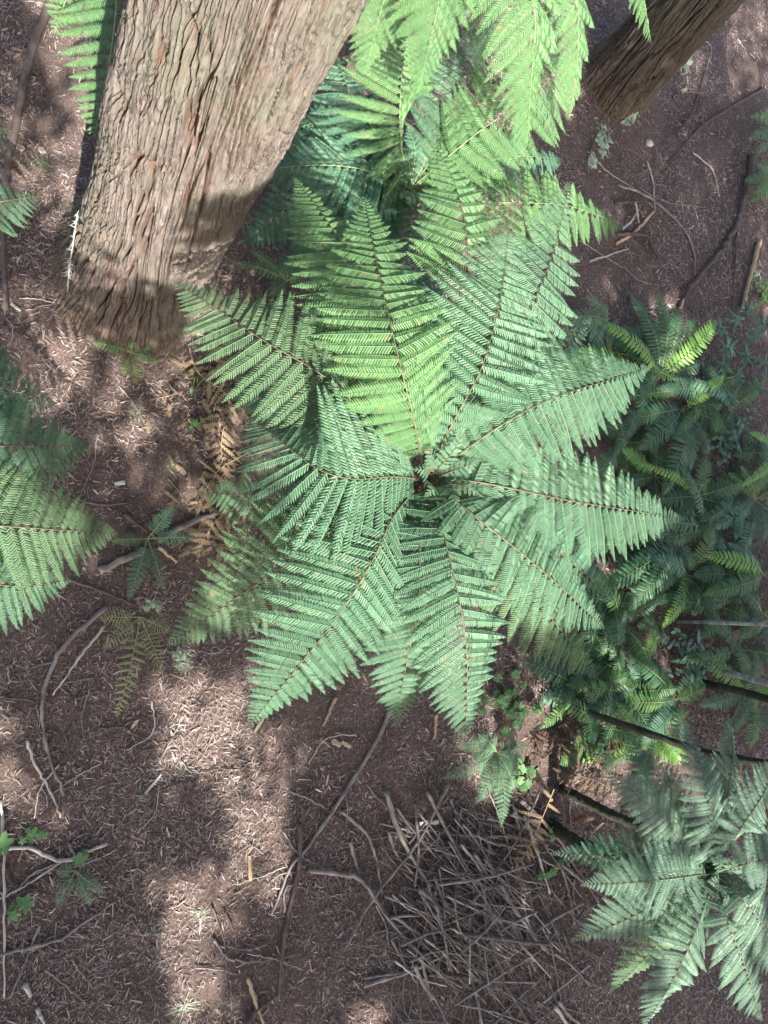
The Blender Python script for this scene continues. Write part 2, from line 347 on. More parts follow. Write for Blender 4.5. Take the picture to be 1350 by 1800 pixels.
# ------------------------------------------------------------------ ferns
def pinna_arrays(n=22, droop=.10, falc=.10, pitch=.25, gap=.80, tipw=.12, round_=False, wav=0.0, seed=0, fwd=.30, lean=False):
    """one pinna along +X, unit length, pinnules reaching y=-.5..+.5; material 0 tissue, 1 midrib"""
    rg = np.random.default_rng(seed)
    V = []; Fc = []; Mi = []
    def curve(x, y, z):
        return (x, y + falc * x * x, z - droop * x * x + wav * math.sin(x * 9 + seed))
    k = 0
    xs_ = (np.arange(n) + .35) / n
    pit = 1.0 / n
    for i, x in enumerate(xs_):
        prof = np.interp(x, [0, .06, .2, .45, .7, .88, 1], [.74, .93, 1, .96, .74, .34, tipw]) * .5
        for sgn in (1, -1):
            ln = prof * (1 + .07 * rg.standard_normal()); hw = pit * gap * .5
            x1 = x + ln * fwd * .42 * 2 * .5; tilt = rg.normal(0, .02)
            dz = -pitch * .12 * ln * 2
            if lean:      # a lighter leaflet for the small, joined pinnae: four points at the shoulders and a tip
                for (u, wd, zz) in ((0, .92, 0), (.66, .80, dz * .55 + .010)):
                    cx = x + (x1 - x) * u
                    for e in (-1, 0, 1): V.append(curve(cx + e * hw * wd, sgn * ln * u, zz + (0.0 if e == 0 else -.012) + tilt * e * .4))
                V.append(curve(x + (x1 - x) * 1.12, sgn * ln, dz * 1.3))
                t = np.concatenate([quads([(k, k + 1, k + 4, k + 3), (k + 1, k + 2, k + 5, k + 4)]), [[k + 3, k + 4, k + 6], [k + 4, k + 5, k + 6]]])
                if sgn < 0: t = t[:, ::-1]
                Fc.append(t); Mi += [0] * 6; k += 7
                continue
            for (u, wd, zz) in ((0, .92, 0), (.55, .86, dz * .4 + .012), (.86, .5, dz * .9)):
                cx = x + (x1 - x) * u
                for e in (-1, 0, 1):
                    V.append(curve(cx + e * hw * wd, sgn * ln * u, zz + (0.0 if e == 0 else -.012) + tilt * e * .4))
            V.append(curve(x + (x1 - x) * 1.12, sgn * ln, dz * 1.3))
            q = []
            for row in (0, 3):
                for e in (0, 1):
                    a = k + row + e
                    q.append((a, a + 1, a + 4, a + 3))
            t = np.concatenate([quads(q), [[k + 6, k + 7, k + 9], [k + 7, k + 8, k + 9]]])
            if sgn < 0: t = t[:, ::-1]
            Fc.append(t); Mi += [0] * len(t); k += 10
    # end leaflet and midrib
    m = 4 if lean else 8
    for j in range(m + 1):
        x = j / m * 1.02; ww = .018 * (1 - .75 * j / m)
        V += [curve(x, -ww, .004), curve(x, 0, .012), curve(x, ww, .004)]
    for j in range(m):
        a = k + 3 * j
        t = quads([(a, a + 3, a + 4, a + 1), (a + 1, a + 4, a + 5, a + 2)]); Fc.append(t); Mi += [1] * len(t)
    return np.array(V, float), np.concatenate(Fc), np.array(Mi)
def simple_pinna(droop=.12, falc=.12, nseg=4, serr=0.0):
    V = []; q = []
    for j in range(nseg + 1):
        x = j / nseg; wd = np.interp(x, [0, .08, .3, .65, .9, 1], [.55, .95, 1, .82, .36, .03]) * .5
        z = -droop * x * x; y0 = falc * x * x
        V += [(x, y0 - wd, z - .03), (x, y0, z + .01), (x, y0 + wd, z - .03)]
    for j in range(nseg):
        a = 3 * j; q += [(a, a + 3, a + 4, a + 1), (a + 1, a + 4, a + 5, a + 2)]
    f = quads(q); return np.array(V, float), f, np.zeros(len(f), int)
PIN = {
    'tree': [pinna_arrays(27, d, fa, .75, .86, seed=s, wav=wv) for s, (d, fa, wv) in enumerate([(.10, .10, .004), (.16, .06, .006), (.06, .13, .004), (.13, .15, .008)])],
    'long': [pinna_arrays(30, d, fa, .5, .84, seed=9 + s, wav=wv, fwd=.34) for s, (d, fa, wv) in enumerate([(.20, .16, .004), (.30, .08, .006), (.14, .22, .004)])],
    'small': [pinna_arrays(9, d, fa, .3, .86, seed=20 + s, fwd=.4) for s, (d, fa) in enumerate([(.12, .10), (.2, .05)])],
    'sparse': [pinna_arrays(8, .1, .1, .2, .45, seed=31, fwd=.4)],
    'sword': [simple_pinna(.14, .14), simple_pinna(.22, .08), simple_pinna(.08, .2)],
}
LEAN = dict(PIN)
LEAN['tree'] = [pinna_arrays(27, d, fa, .75, .86, seed=s, wav=wv, lean=True) for s, (d, fa, wv) in enumerate([(.10, .10, .004), (.16, .06, .006), (.06, .13, .004), (.13, .15, .008)])]
LEAN['long'] = [pinna_arrays(30, d, fa, .5, .84, seed=9 + s, wav=wv, fwd=.34, lean=True) for s, (d, fa, wv) in enumerate([(.20, .16, .004), (.30, .08, .006), (.14, .22, .004)])]
LEAN['small'] = [pinna_arrays(9, d, fa, .3, .86, seed=20 + s, fwd=.4, lean=True) for s, (d, fa) in enumerate([(.12, .10), (.2, .05)])]
PROF = {
    'tree': ([0, .05, .18, .36, .52, .70, .85, .95, 1], [.50, .60, .84, 1, .98, .70, .36, .13, .03]),
    'oval': ([0, .06, .2, .4, .6, .8, .92, 1], [.40, .52, .84, 1, .93, .62, .32, .05]),
    'sword': ([0, .1, .3, .55, .8, .93, 1], [.25, .5, .9, 1, .72, .36, .06]),
}
_pmesh = {}
def pinna_mesh(kind, k, mat, rib):
    key = (kind, k, mat.name)
    if key not in _pmesh:
        v, f, m = PIN[kind][k]; b = MB(); b.add(v, f, m); _pmesh[key] = b.mesh('pinna', [mat, rib], False)
    return _pmesh[key]
def frond(root, pts, hw, n=24, kind='tree', mat='fern', rach='rachis', prof='tree', start=.10, droop=.22, ang=(82, 50), wid=1.12, rr=.016,
          budget=0, roll=0.0, label=None, jit=1.0, skip=0.0, vz=None, one=None):
    """one frond: a stem curve through pts and pinnae in two rows; the BUDGET largest pinnae are objects of their own"""
    P, L = resample(catmull(pts, 40), 60)
    T = np.gradient(P, axis=0); T /= np.linalg.norm(T, axis=1)[:, None]
    up = np.array([0, 0, 1.]) if vz is None else np.asarray(vz, float)
    base = P[0].copy()
    Mat, rib = MT[mat], MT['rib'] if mat.startswith('fern') else MT[mat]
    mb = MB()
    rad = rr * np.interp(np.linspace(0, 1, 60), [0, .3, 1], [1, .62, .12])
    v, f = tube(P - base, rad, 6); mb.add(v, f, 2)
    items = []
    if n > 6:
        q = np.interp(np.linspace(0, 1, n), [0, .55, 1], [1, .92, .22]); ts = start + (1 - start) * np.concatenate([[0], np.cumsum(q)[:-1]]) / q.sum()
    else: ts = np.linspace(start, .95, n)
    ts = np.append(ts, 1.0)
    for i in range(n):
        for sg in (1, -1):
            if skip and rng.random() < skip: continue
            if one and sg != one: continue
            t = min(.997, ts[i] + (ts[i + 1] - ts[i]) * (.25 if sg > 0 else .6))
            x = t * 59; k = int(min(58, x)); u = x - k
            p = P[k] * (1 - u) + P[k + 1] * u; tt = T[k]
            N = up - up.dot(tt) * tt; N /= np.linalg.norm(N); S = np.cross(tt, N)
            if roll: N, S = N * math.cos(roll) + S * math.sin(roll), S * math.cos(roll) - N * math.sin(roll)
            ln = hw * np.interp(t, *PROF[prof]) * (1 + .045 * jit * rng.standard_normal())
            a = R_(np.interp(t, [0, .5, 1], [ang[0] + 6, (ang[0] * .75 + ang[1] * .25), ang[1]]) + 2.5 * jit * rng.standard_normal())
            dr = droop + .07 * jit * rng.standard_normal()
            lat = sg * S * math.cos(dr) - N * math.sin(dr)
            d = math.cos(a) * tt + math.sin(a) * lat; d /= np.linalg.norm(d)
            y = tt - tt.dot(d) * d; y /= np.linalg.norm(y)
            if y.dot(tt) < 0: y = -y
            tw = .14 * jit * rng.standard_normal(); z = np.cross(d, y)
            if z.dot(N) < 0: z = -z
            y, z = y * math.cos(tw) + z * math.sin(tw), z * math.cos(tw) - y * math.sin(tw)
            wd = max((ts[i + 1] - ts[i]) * L * wid * math.sin(a) ** .5, ln * .10)
            wd = min(wd, ln * (.40 if kind in ('tree', 'long') else .55))
            items.append((ln, p - base, d * ln, y * wd, z * (.5 * ln + .5 * wd), rng.integers(len(PIN[kind]))))
    fr = None
    order = np.argsort([-it[0] for it in items])
    own = set(order[:budget].tolist())
    for j, (ln, p, ax, ay, az, k) in enumerate(items):
        if j in own: continue
        v, f, m = LEAN[kind][k]
        mb.add(p + v[:, :1] * ax + v[:, 1:2] * ay + v[:, 2:] * az, f, m)
    me = mb.mesh('frond', [Mat, rib, MT[rach]], False)
    fr = link('frond', me, root, base - np.array(root.location))
    if label: fr['label'] = label
    for j in own:
        ln, p, ax, ay, az, k = items[j]
        o = bpy.data.objects.new('pinna', pinna_mesh(kind, int(k), Mat, rib)); COL.objects.link(o); o.parent = fr
        mm = Matrix.Identity(4)
        for r in range(3):
            mm[r][0], mm[r][1], mm[r][2], mm[r][3] = float(ax[r]), float(ay[r]), float(az[r]), float(p[r])
        o.matrix_basis = mm
    return fr
def fern_trunk(root, pts, r, mat='fern_trunk', name='trunk', rough=.12):
    P = catmull(pts, 40); loc = np.array(root.location)
    mb = MB(); v, f = tube(P - loc, np.interp(np.linspace(0, 1, 40), [0, .15, 1], [r * 1.35, r, r * 1.05]) , 14, rough); mb.add(v, f)
    return link(name, mb.mesh(name, [MT[mat]]), root)

# ---- the big tree fern in the middle
CZ = 3.15
c0 = at(752, 845, CZ); foot = np.array([c0[0] - .12, c0[1] + .05, 0]); foot[2] = float(gz(foot[0], foot[1]))
big = thing('tree_fern', 'huge tree fern spreading a full rosette of lacy green fronds beside the redwood trunk', 'tree fern', foot, 'tree ferns')
fern_trunk(big, [foot - [0, 0, .1], foot * .5 + c0 * .5 + [.05, .02, 0], c0 - [0, 0, .05]], .13)
def F3(*a): return [at(*p) for p in a]
mainf = [
 # tip-most layer (pixel x, pixel y, height)
 dict(p=[(760,862,3.2),(785,960,3.62),(812,1080,3.72),(822,1185,3.55),(818,1310,3.05)], hw=.62, n=25),
 dict(p=[(742,868,3.2),(738,960,3.58),(736,1060,3.62),(716,1160,3.4),(695,1278,2.9)], hw=.56, n=24),
 dict(p=[(728,862,3.2),(690,910,3.55),(655,985,3.72),(600,1075,3.62),(530,1165,3.35),(436,1278,2.85)], hw=.80, n=27),
 dict(p=[(735,842,3.2),(690,838,3.55),(620,842,3.8),(560,825,3.75),(500,782,3.5),(440,733,3.1)], hw=.86, n=25, mat='fern'),
 dict(p=[(730,800,3.2),(640,715,3.4),(560,655,3.45),(470,603,3.35),(395,552,3.1),(306,496,2.75)], hw=.78, n=26, mat='fern_old'),
 dict(p=[(742,815,3.2),(728,740,3.7),(708,660,3.98),(684,560,3.98),(664,470,3.75),(640,345,3.3)], hw=.70, n=28, mat='fern_bright', vz=(-.3,-.25,.9)),
 dict(p=[(738,800,3.15),(710,700,3.4),(670,560,3.5),(620,465,3.4),(580,395,3.2),(519,312,2.8)], hw=.72, n=27, mat='fern_bright'),
 dict(p=[(770,815,3.15),(790,700,3.1),(815,560,3.35),(822,430,3.45),(800,325,3.3),(757,238,3.0)], hw=.74, n=26, mat='fern_bright'),
 dict(p=[(762,812,3.2),(800,735,3.6),(845,650,3.8),(872,560,3.8),(886,485,3.65),(894,405,3.4)], hw=.84, n=26),
 dict(p=[(775,815,3.1),(830,730,3.3),(890,620,3.35),(940,525,3.2),(975,435,2.95),(1002,318,2.6)], hw=.76, n=26),
 dict(p=[(775,825,3.2),(840,775,3.55),(920,725,3.72),(1000,690,3.65),(1075,667,3.4),(1143,645,3.05)], hw=.72, n=26),
 dict(p=[(772,842,3.2),(830,846,3.45),(905,860,3.55),(1000,880,3.4),(1100,896,3.1),(1202,912,2.7)], hw=.72, n=27),
 dict(p=[(765,855,3.2),(800,880,3.5),(850,920,3.65),(920,975,3.6),(995,1040,3.35),(1064,1105,2.95)], hw=.60, n=26),
 # lower layer
 dict(p=[(765,860,3.0),(830,930,3.05),(900,1015,2.95),(980,1100,2.7),(1052,1195,2.3)], hw=.66, n=25, mat='fern_old'),
 dict(p=[(735,855,3.0),(640,915,3.0),(540,970,2.75),(440,1035,2.4),(293,1135,1.9)], hw=.74, n=25, mat='fern_old'),
 dict(p=[(735,850,3.0),(640,870,2.9),(540,880,2.65),(450,872,2.4),(345,866,2.0)], hw=.58, n=23, mat='fern_old'),
 dict(p=[(735,835,3.05),(660,780,3.15),(570,735,3.05),(490,708,2.85),(413,690,2.5)], hw=.62, n=23, mat='fern'),
 dict(p=[(750,870,3.0),(758,1000,3.05),(750,1130,2.8),(697,1282,2.2)], hw=.45, n=23, mat='fern_old'),
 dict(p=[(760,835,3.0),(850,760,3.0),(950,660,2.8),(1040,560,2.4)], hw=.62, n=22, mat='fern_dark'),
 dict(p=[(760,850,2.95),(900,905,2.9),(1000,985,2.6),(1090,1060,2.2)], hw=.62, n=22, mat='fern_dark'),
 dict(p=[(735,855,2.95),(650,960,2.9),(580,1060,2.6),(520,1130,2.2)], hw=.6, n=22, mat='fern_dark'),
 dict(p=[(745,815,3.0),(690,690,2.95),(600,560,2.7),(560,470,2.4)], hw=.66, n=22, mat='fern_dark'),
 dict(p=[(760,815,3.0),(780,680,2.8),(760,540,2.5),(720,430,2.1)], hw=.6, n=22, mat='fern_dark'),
]
per = 300 // 18
for i, d in enumerate(mainf):
    frond(big, F3(*d['p']), d['hw'] * .84, d['n'] + 8, 'tree', d.get('mat', 'fern'), 'rachis', 'tree', budget=(per if i < 18 else 0), droop=.17 + rng.normal(0, .05), start=.035, wid=1.33, skip=.008, jit=.95, roll=rng.normal(0, .06), rr=.0085, vz=d.get('vz'))
# young fronds still unrolling in the heart of the rosette
for k in range(7):
    a = k / 7 * 6.28 + .4
    e = c0 + np.array([math.cos(a), math.sin(a), 0]) * rng.uniform(.25, .42) + [0, 0, rng.uniform(.25, .45)]
    frond(big, [c0 + [0, 0, -.05], (c0 + e) / 2 + [0, 0, .14], e], .11, 14, 'small', 'fern', 'rachis', 'tree', rr=.012, droop=.1)

# ---- the smaller tree fern at the lower right
def two(px, py, z): return at(px, py, z)
f2z = 2.6
c2 = at(1253, 1533, f2z); foot2 = G(972, 1452)
f2 = thing('tree_fern', 'pale green tree fern rosette beside the heap of grey sticks', 'tree fern', foot2, 'tree ferns')
fern_trunk(f2, [foot2 - [0, 0, .1], at(1040, 1492, .75), at(1140, 1520, 1.7), c2 - [0, 0, .05]], .075, 'moss_trunk')
for i, d in enumerate([
 dict(p=[(1245,1525,2.6),(1170,1445,2.95),(1110,1390,2.9),(1054,1346,2.55)], hw=.44),
 dict(p=[(1245,1520,2.5),(1190,1420,2.6),(1140,1345,2.4),(1091,1277,2.0)], hw=.44),
 dict(p=[(1254,1522,2.6),(1250,1430,3.05),(1232,1345,3.0),(1205,1262,2.6)], hw=.46),
 dict(p=[(1256,1522,2.5),(1275,1420,2.7),(1288,1330,2.5),(1282,1254,2.1)], hw=.40),
 dict(p=[(1262,1525,2.6),(1300,1460,3.0),(1340,1400,2.95),(1372,1330,2.6)], hw=.44),
 dict(p=[(1244,1536,2.6),(1180,1545,3.0),(1110,1552,2.95),(1020,1556,2.55)], hw=.54),
 dict(p=[(1244,1530,2.5),(1160,1515,2.6),(1070,1505,2.4),(965,1500,1.95)], hw=.40, mat='fern_dark'),
 dict(p=[(1244,1540,2.6),(1170,1580,2.8),(1095,1620,2.65),(1003,1656,2.2)], hw=.50),
 dict(p=[(1246,1545,2.5),(1190,1620,2.6),(1130,1690,2.35),(1070,1748,1.9)], hw=.46, mat='fern_old'),
 dict(p=[(1252,1548,2.6),(1225,1630,3.0),(1185,1720,2.95),(1128,1812,2.5)], hw=.50),
 dict(p=[(1258,1546,2.6),(1280,1620,2.95),(1310,1700,2.85),(1340,1795,2.4)], hw=.48),
 dict(p=[(1262,1540,2.6),(1305,1580,2.95),(1350,1640,2.9),(1400,1720,2.5)], hw=.48),
 dict(p=[(1262,1532,2.6),(1310,1520,2.95),(1370,1510,2.9),(1430,1510,2.5)], hw=.46),
]):
    frond(f2, F3(*d['p']), d['hw'] * .78, 30, 'tree', {'fern': 'fern_pale'}.get(d.get('mat', 'fern'), d.get('mat')), 'rachis', 'tree', budget=20, droop=.16, start=.03, wid=1.32, rr=.007, jit=1.0)
for k in range(8):
    a = k / 8 * 6.28; e = c2 + np.array([math.cos(a), math.sin(a), 0]) * rng.uniform(.25, .45) + [0, 0, rng.uniform(.2, .4)]
    frond(f2, [c2 + [0, 0, -.05], (c2 + e) / 2 + [0, 0, .12], e], .12, 14, 'small', 'fern_pale', 'rachis', 'tree', rr=.008, droop=.1)
# ---- the tree fern reaching in from the left edge
c3 = at(-190, 860, 2.6); foot3 = np.array([c3[0], c3[1], 0])
f3 = thing('tree_fern', 'tree fern at the left edge with only its outer frond tips showing', 'tree fern', foot3, 'tree ferns')
fern_trunk(f3, [foot3 - [0, 0, .1], foot3 * .5 + c3 * .5, c3 - [0, 0, .05]], .12)
for d in [
 dict(p=[(-185,865,2.6),(-70,915,3.05),(80,930,3.0),(207,938,2.65)], hw=.60, mat='fern_old'),
 dict(p=[(-185,850,2.6),(-80,795,3.0),(50,783,2.95),(163,788,2.6)], hw=.50, mat='fern'),
 dict(p=[(-185,840,2.5),(-110,720,2.7),(-10,680,2.55),(102,712,2.2)], hw=.46, mat='fern_dark'),
 dict(p=[(-185,875,2.6),(-100,1000,2.8),(20,1030,2.7),(124,1020,2.35)], hw=.50, mat='fern'),
 dict(p=[(-190,880,2.5),(-140,1010,2.6),(-60,1080,2.4),(8,1110,2.0)], hw=.45, mat='fern'),
 dict(p=[(-180,850,2.5),(-120,650,2.6),(-60,610,2.4),(40,640,2.0)], hw=.45, mat='fern_dark'),
 dict(p=[(-190,850,2.6),(-250,700,2.9),(-280,560,2.4)], hw=.5),
 dict(p=[(-190,860,2.6),(-330,900,2.9),(-420,960,2.4)], hw=.5),
]:
    frond(f3, F3(*d['p']), d['hw'] * .92, 29, 'tree', d.get('mat', 'fern'), 'rachis', 'tree', budget=30, droop=.18, start=.1, wid=1.4, rr=.009)
# ---- a fern whose frond tips reach in higher up on the left edge
c4 = at(-140, 400, 1.2); f4 = thing('ground_fern', 'small fern clump at the left edge beside the long dark branch', 'fern', [c4[0], c4[1], 0], 'smaller ferns')
for d in [dict(p=[(-140,400,1.1),(-70,375,1.45),(0,355,1.4),(72,345,1.1)], hw=.36, mat='fern'), dict(p=[(-140,390,1.1),(-100,280,1.5),(-40,230,1.4),(22,226,1.1)], hw=.34, mat='fern_bright'),
          dict(p=[(-140,410,1.1),(-100,440,1.3),(-40,460,1.1),(4,474,.8)], hw=.3, mat='fern_dark'), dict(p=[(-140,400,1.1),(-220,350,1.4),(-260,320,1.)], hw=.3, mat='fern')]:
    frond(f4, F3(*d['p']), d['hw'], 18, 'tree', d['mat'], 'rachis_green', 'tree', budget=24, droop=.15, start=.08, rr=.012)

# ---- the big bright fern clump at the top, beyond the middle fern
c5 = at(770, -330, 3.0); foot5 = np.array([c5[0], c5[1], 0])
f5 = thing('tree_fern', 'bright yellow-green tree fern with long arching fronds between the two redwood trunks', 'tree fern', foot5, 'tree ferns')
fern_trunk(f5, [foot5 - [0, 0, .1], foot5 * .5 + c5 * .5, c5 - [0, 0, .05]], .13)
for d in [
 dict(p=[(775,-310,3.0),(785,-160,3.5),(772,0,3.3),(735,160,2.7)], hw=.72, n=24, mat='fern_bright'),
 dict(p=[(785,-310,3.0),(880,-170,3.5),(938,10,3.4),(935,130,3.0),(925,260,2.4)], hw=.78, n=28, mat='fern_bright'),
 dict(p=[(795,-315,3.0),(940,-200,3.4),(1010,-30,3.2),(1015,110,2.8),(1000,210,2.4)], hw=.55, n=24, mat='fern_bright'),
 dict(p=[(800,-320,3.0),(1000,-250,3.5),(1110,-90,3.3),(1145,75,2.7)], hw=.48, n=22, mat='fern_bright'),
 dict(p=[(765,-310,3.0),(720,-160,3.3),(675,0,3.0),(640,130,2.4)], hw=.66, n=24, mat='fern_bright'),
 dict(p=[(780,-310,2.9),(840,-160,3.2),(862,0,2.8),(850,120,2.2)], hw=.62, n=24, mat='fern'),
 dict(p=[(790,-310,2.9),(920,-200,3.2),(975,-30,2.9),(985,120,2.3)], hw=.6, n=24, mat='fern'),
]:
    frond(f5, F3(*d['p']), d['hw'], d['n'] + 6, 'long', d['mat'], 'rachis_green', 'oval', budget=34, droop=.24, start=.08, wid=1.45, rr=.007, ang=(76, 40))
# ---- lower, shaded fern between the redwood and the middle fern
c6 = at(722, 335, 1.2); foot6 = np.array([c6[0], c6[1], 0]); foot6[2] = float(gz(*foot6[:2]))
f6 = thing('tree_fern', 'fern of arching ladder-like fronds right behind the big tree fern, blue-green on its shaded side', 'tree fern', foot6, 'tree ferns')
fern_trunk(f6, [foot6 - [0, 0, .1], foot6 * .5 + c6 * .5, c6 - [0, 0, .05]], .11)
for d in [
 dict(p=[(715,335,1.2),(645,300,1.75),(560,290,1.75),(462,298,1.35)], hw=.60, mat='fern_dark'),
 dict(p=[(718,332,1.2),(704,240,1.9),(705,150,2.2),(716,50,2.0)], hw=.74, mat='fern_bright'),
 dict(p=[(724,330,1.2),(800,265,1.95),(880,203,2.2),(945,158,2.25),(1015,100,1.9)], hw=.76, mat='fern_bright'),
 dict(p=[(728,338,1.2),(800,352,1.8),(890,356,1.95),(1000,362,1.9),(1096,396,1.55)], hw=.64, mat='fern_bright'),
 dict(p=[(716,332,1.2),(665,240,1.7),(620,170,1.7),(585,90,1.4)], hw=.62, mat='fern_dark'),
 dict(p=[(716,338,1.2),(650,360,1.5),(580,395,1.4),(510,435,1.0)], hw=.58, mat='fern_dark'),
 dict(p=[(714,340,1.2),(620,325,1.6),(530,350,1.5),(428,424,.9)], hw=.58, mat='fern_dark'),
 dict(p=[(714,342,1.2),(650,385,1.3),(570,430,1.1),(480,470,.6)], hw=.5, mat='fern_dark'),
 dict(p=[(716,334,1.2),(640,245,1.4),(570,215,1.4),(495,235,1.0)], hw=.55, mat='fern_dark'),
 dict(p=[(726,332,1.2),(780,240,1.8),(815,150,1.9),(850,50,1.6)], hw=.66, mat='fern'),
 dict(p=[(722,342,1.2),(745,420,1.5),(760,500,1.4),(770,570,1.0)], hw=.6, mat='fern_dark'),
 dict(p=[(726,338,1.2),(800,300,1.4),(900,275,1.3),(990,280,.9)], hw=.55, mat='fern_dark'),
]:
    frond(f6, F3(*d['p']), d['hw'], 27, 'long', d['mat'], 'rachis_green', 'oval', budget=30, droop=.30, start=.05, wid=1.22, rr=.007, ang=(78, 46))
for k in range(9):
    a = k / 9 * 6.28; e = c6 + np.array([math.cos(a), math.sin(a), 0]) * rng.uniform(.3, .6) + [0, 0, rng.uniform(.25, .5)]
    frond(f6, [c6 + [0, 0, -.05], (c6 + e) / 2 + [0, 0, .15], e], .2, 14, 'small', ('fern', 'fern_dark')[k % 2], 'rachis_green', 'oval', rr=.007, droop=.1)
# ---- fern beyond the redwood, top left
c7 = at(215, -170, 1.6); f7 = thing('tree_fern', 'upright fern left of the big redwood, split by the trunk shadow', 'fern', [c7[0], c7[1], 0], 'smaller ferns')
for d in [dict(p=[(215,-160,1.6),(208,-40,2.0),(195,90,1.8),(165,243,1.2)], hw=.62, mat='fern_bright'),
          dict(p=[(225,-160,1.5),(240,-40,1.7),(225,90,1.3),(200,220,.8)], hw=.5, mat='fern_dark'),
          dict(p=[(205,-165,1.6),(160,-80,1.9),(120,-10,1.7),(95,60,1.3)], hw=.45, mat='fern_bright')]:
    frond(f7, F3(*d['p']), d['hw'], 22, 'long', d['mat'], 'rachis_green', 'oval', budget=40, droop=.18, start=.1, wid=.9, rr=.014, ang=(84, 55))
# ---- the tree fern off the right edge: dark leaning trunk and a few frond tips
foot8 = G(960, 1226); c8 = at(1480, 1370, 2.9)
f8 = thing('tree_fern', 'leaning dark mossy fern trunk above the pale green rosette, crown beyond the edge', 'tree fern', foot8, 'tree ferns')
fern_trunk(f8, [foot8 - [0, 0, .1], at(1100, 1275, .8), at(1250, 1325, 1.7), at(1370, 1345, 2.35), c8], .046, 'moss_trunk')
for d in [dict(p=[(1480,1370,2.9),(1420,1300,3.2),(1360,1262,3.1),(1305,1250,2.7)], hw=.36), dict(p=[(1480,1370,2.9),(1440,1260,3.2),(1390,1220,3.0),(1335,1195,2.6)], hw=.3),
          dict(p=[(1480,1370,2.9),(1560,1300,3.2),(1620,1290,2.6)], hw=.4), dict(p=[(1480,1375,2.9),(1520,1450,3.2),(1540,1520,2.6)], hw=.4)]:
    frond(f8, F3(*d['p']), d['hw'], 20, 'tree', 'fern', 'rachis', 'tree', budget=0, droop=.2)

# ------------------------------------------------------------------ ground ferns of the undergrowth
UG = 'undergrowth ferns'
def g_fern(label, px, py, z, fr, kind='sword', group=UG, **kw):
    b = G(px, py); t = thing('ground_fern', label, 'fern', b, group)
    for d in fr:
        tx, ty, tz = d[0]; opt = d[1] if len(d) > 1 else {}
        tip = at(tx, ty, tz + float(gz(*at(tx, ty, tz)[:2]))); lift = opt.get('lift', .13)
        b0 = b + [0, 0, z]
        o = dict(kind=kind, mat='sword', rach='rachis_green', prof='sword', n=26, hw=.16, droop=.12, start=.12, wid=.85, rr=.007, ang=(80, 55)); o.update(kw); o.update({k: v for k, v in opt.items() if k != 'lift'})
        L = np.linalg.norm(tip - b0); hw = o.pop('hw')
        frond(t, [b0, b0 * .62 + tip * .38 + [0, 0, lift * L], b0 * .28 + tip * .72 + [0, 0, lift * .8 * L], tip], hw, **o)
    return t
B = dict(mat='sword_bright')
g_fern('crown fern above the leafy shrub with two bright fronds among dark ones', 1150, 668, .12, [
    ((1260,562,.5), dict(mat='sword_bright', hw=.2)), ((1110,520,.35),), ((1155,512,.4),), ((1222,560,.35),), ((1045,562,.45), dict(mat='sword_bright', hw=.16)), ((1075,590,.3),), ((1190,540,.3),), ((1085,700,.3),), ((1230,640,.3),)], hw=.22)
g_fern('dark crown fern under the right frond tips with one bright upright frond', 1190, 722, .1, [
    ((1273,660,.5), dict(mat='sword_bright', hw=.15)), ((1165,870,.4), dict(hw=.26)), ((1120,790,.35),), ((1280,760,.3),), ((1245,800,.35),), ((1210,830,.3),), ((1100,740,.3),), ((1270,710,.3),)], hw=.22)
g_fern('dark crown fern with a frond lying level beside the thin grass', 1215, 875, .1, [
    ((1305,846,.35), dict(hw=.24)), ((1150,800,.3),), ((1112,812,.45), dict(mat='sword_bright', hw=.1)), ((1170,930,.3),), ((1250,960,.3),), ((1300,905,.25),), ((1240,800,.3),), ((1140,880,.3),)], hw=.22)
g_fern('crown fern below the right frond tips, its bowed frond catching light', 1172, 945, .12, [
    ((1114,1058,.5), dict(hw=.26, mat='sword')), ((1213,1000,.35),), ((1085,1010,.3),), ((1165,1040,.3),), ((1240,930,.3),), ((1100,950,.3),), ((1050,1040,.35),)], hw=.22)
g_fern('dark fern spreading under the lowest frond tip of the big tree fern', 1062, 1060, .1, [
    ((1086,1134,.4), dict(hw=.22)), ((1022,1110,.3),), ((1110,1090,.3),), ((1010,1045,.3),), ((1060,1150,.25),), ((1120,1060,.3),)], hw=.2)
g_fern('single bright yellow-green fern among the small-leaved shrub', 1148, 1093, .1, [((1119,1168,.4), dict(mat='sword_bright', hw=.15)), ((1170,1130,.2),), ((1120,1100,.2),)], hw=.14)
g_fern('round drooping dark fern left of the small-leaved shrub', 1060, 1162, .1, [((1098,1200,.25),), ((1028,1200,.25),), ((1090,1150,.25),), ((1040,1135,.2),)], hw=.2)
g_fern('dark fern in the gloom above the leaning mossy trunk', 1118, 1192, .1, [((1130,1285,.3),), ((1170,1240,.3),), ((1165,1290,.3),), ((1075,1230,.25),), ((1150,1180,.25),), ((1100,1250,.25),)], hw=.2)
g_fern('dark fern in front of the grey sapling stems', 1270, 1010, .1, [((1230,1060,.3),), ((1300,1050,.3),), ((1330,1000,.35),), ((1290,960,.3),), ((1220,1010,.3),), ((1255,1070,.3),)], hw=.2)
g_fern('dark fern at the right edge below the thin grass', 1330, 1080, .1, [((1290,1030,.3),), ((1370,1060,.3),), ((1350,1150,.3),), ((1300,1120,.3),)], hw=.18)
g_fern('fern at the right edge with yellow-green fronds above the thin grass', 1345, 800, .15, [((1302,855,.5), dict(mat='sword_bright', hw=.12)), ((1318,760,.5), dict(mat='sword_bright', hw=.12)), ((1370,860,.4),), ((1360,740,.4),), ((1290,800,.3),)], hw=.18)
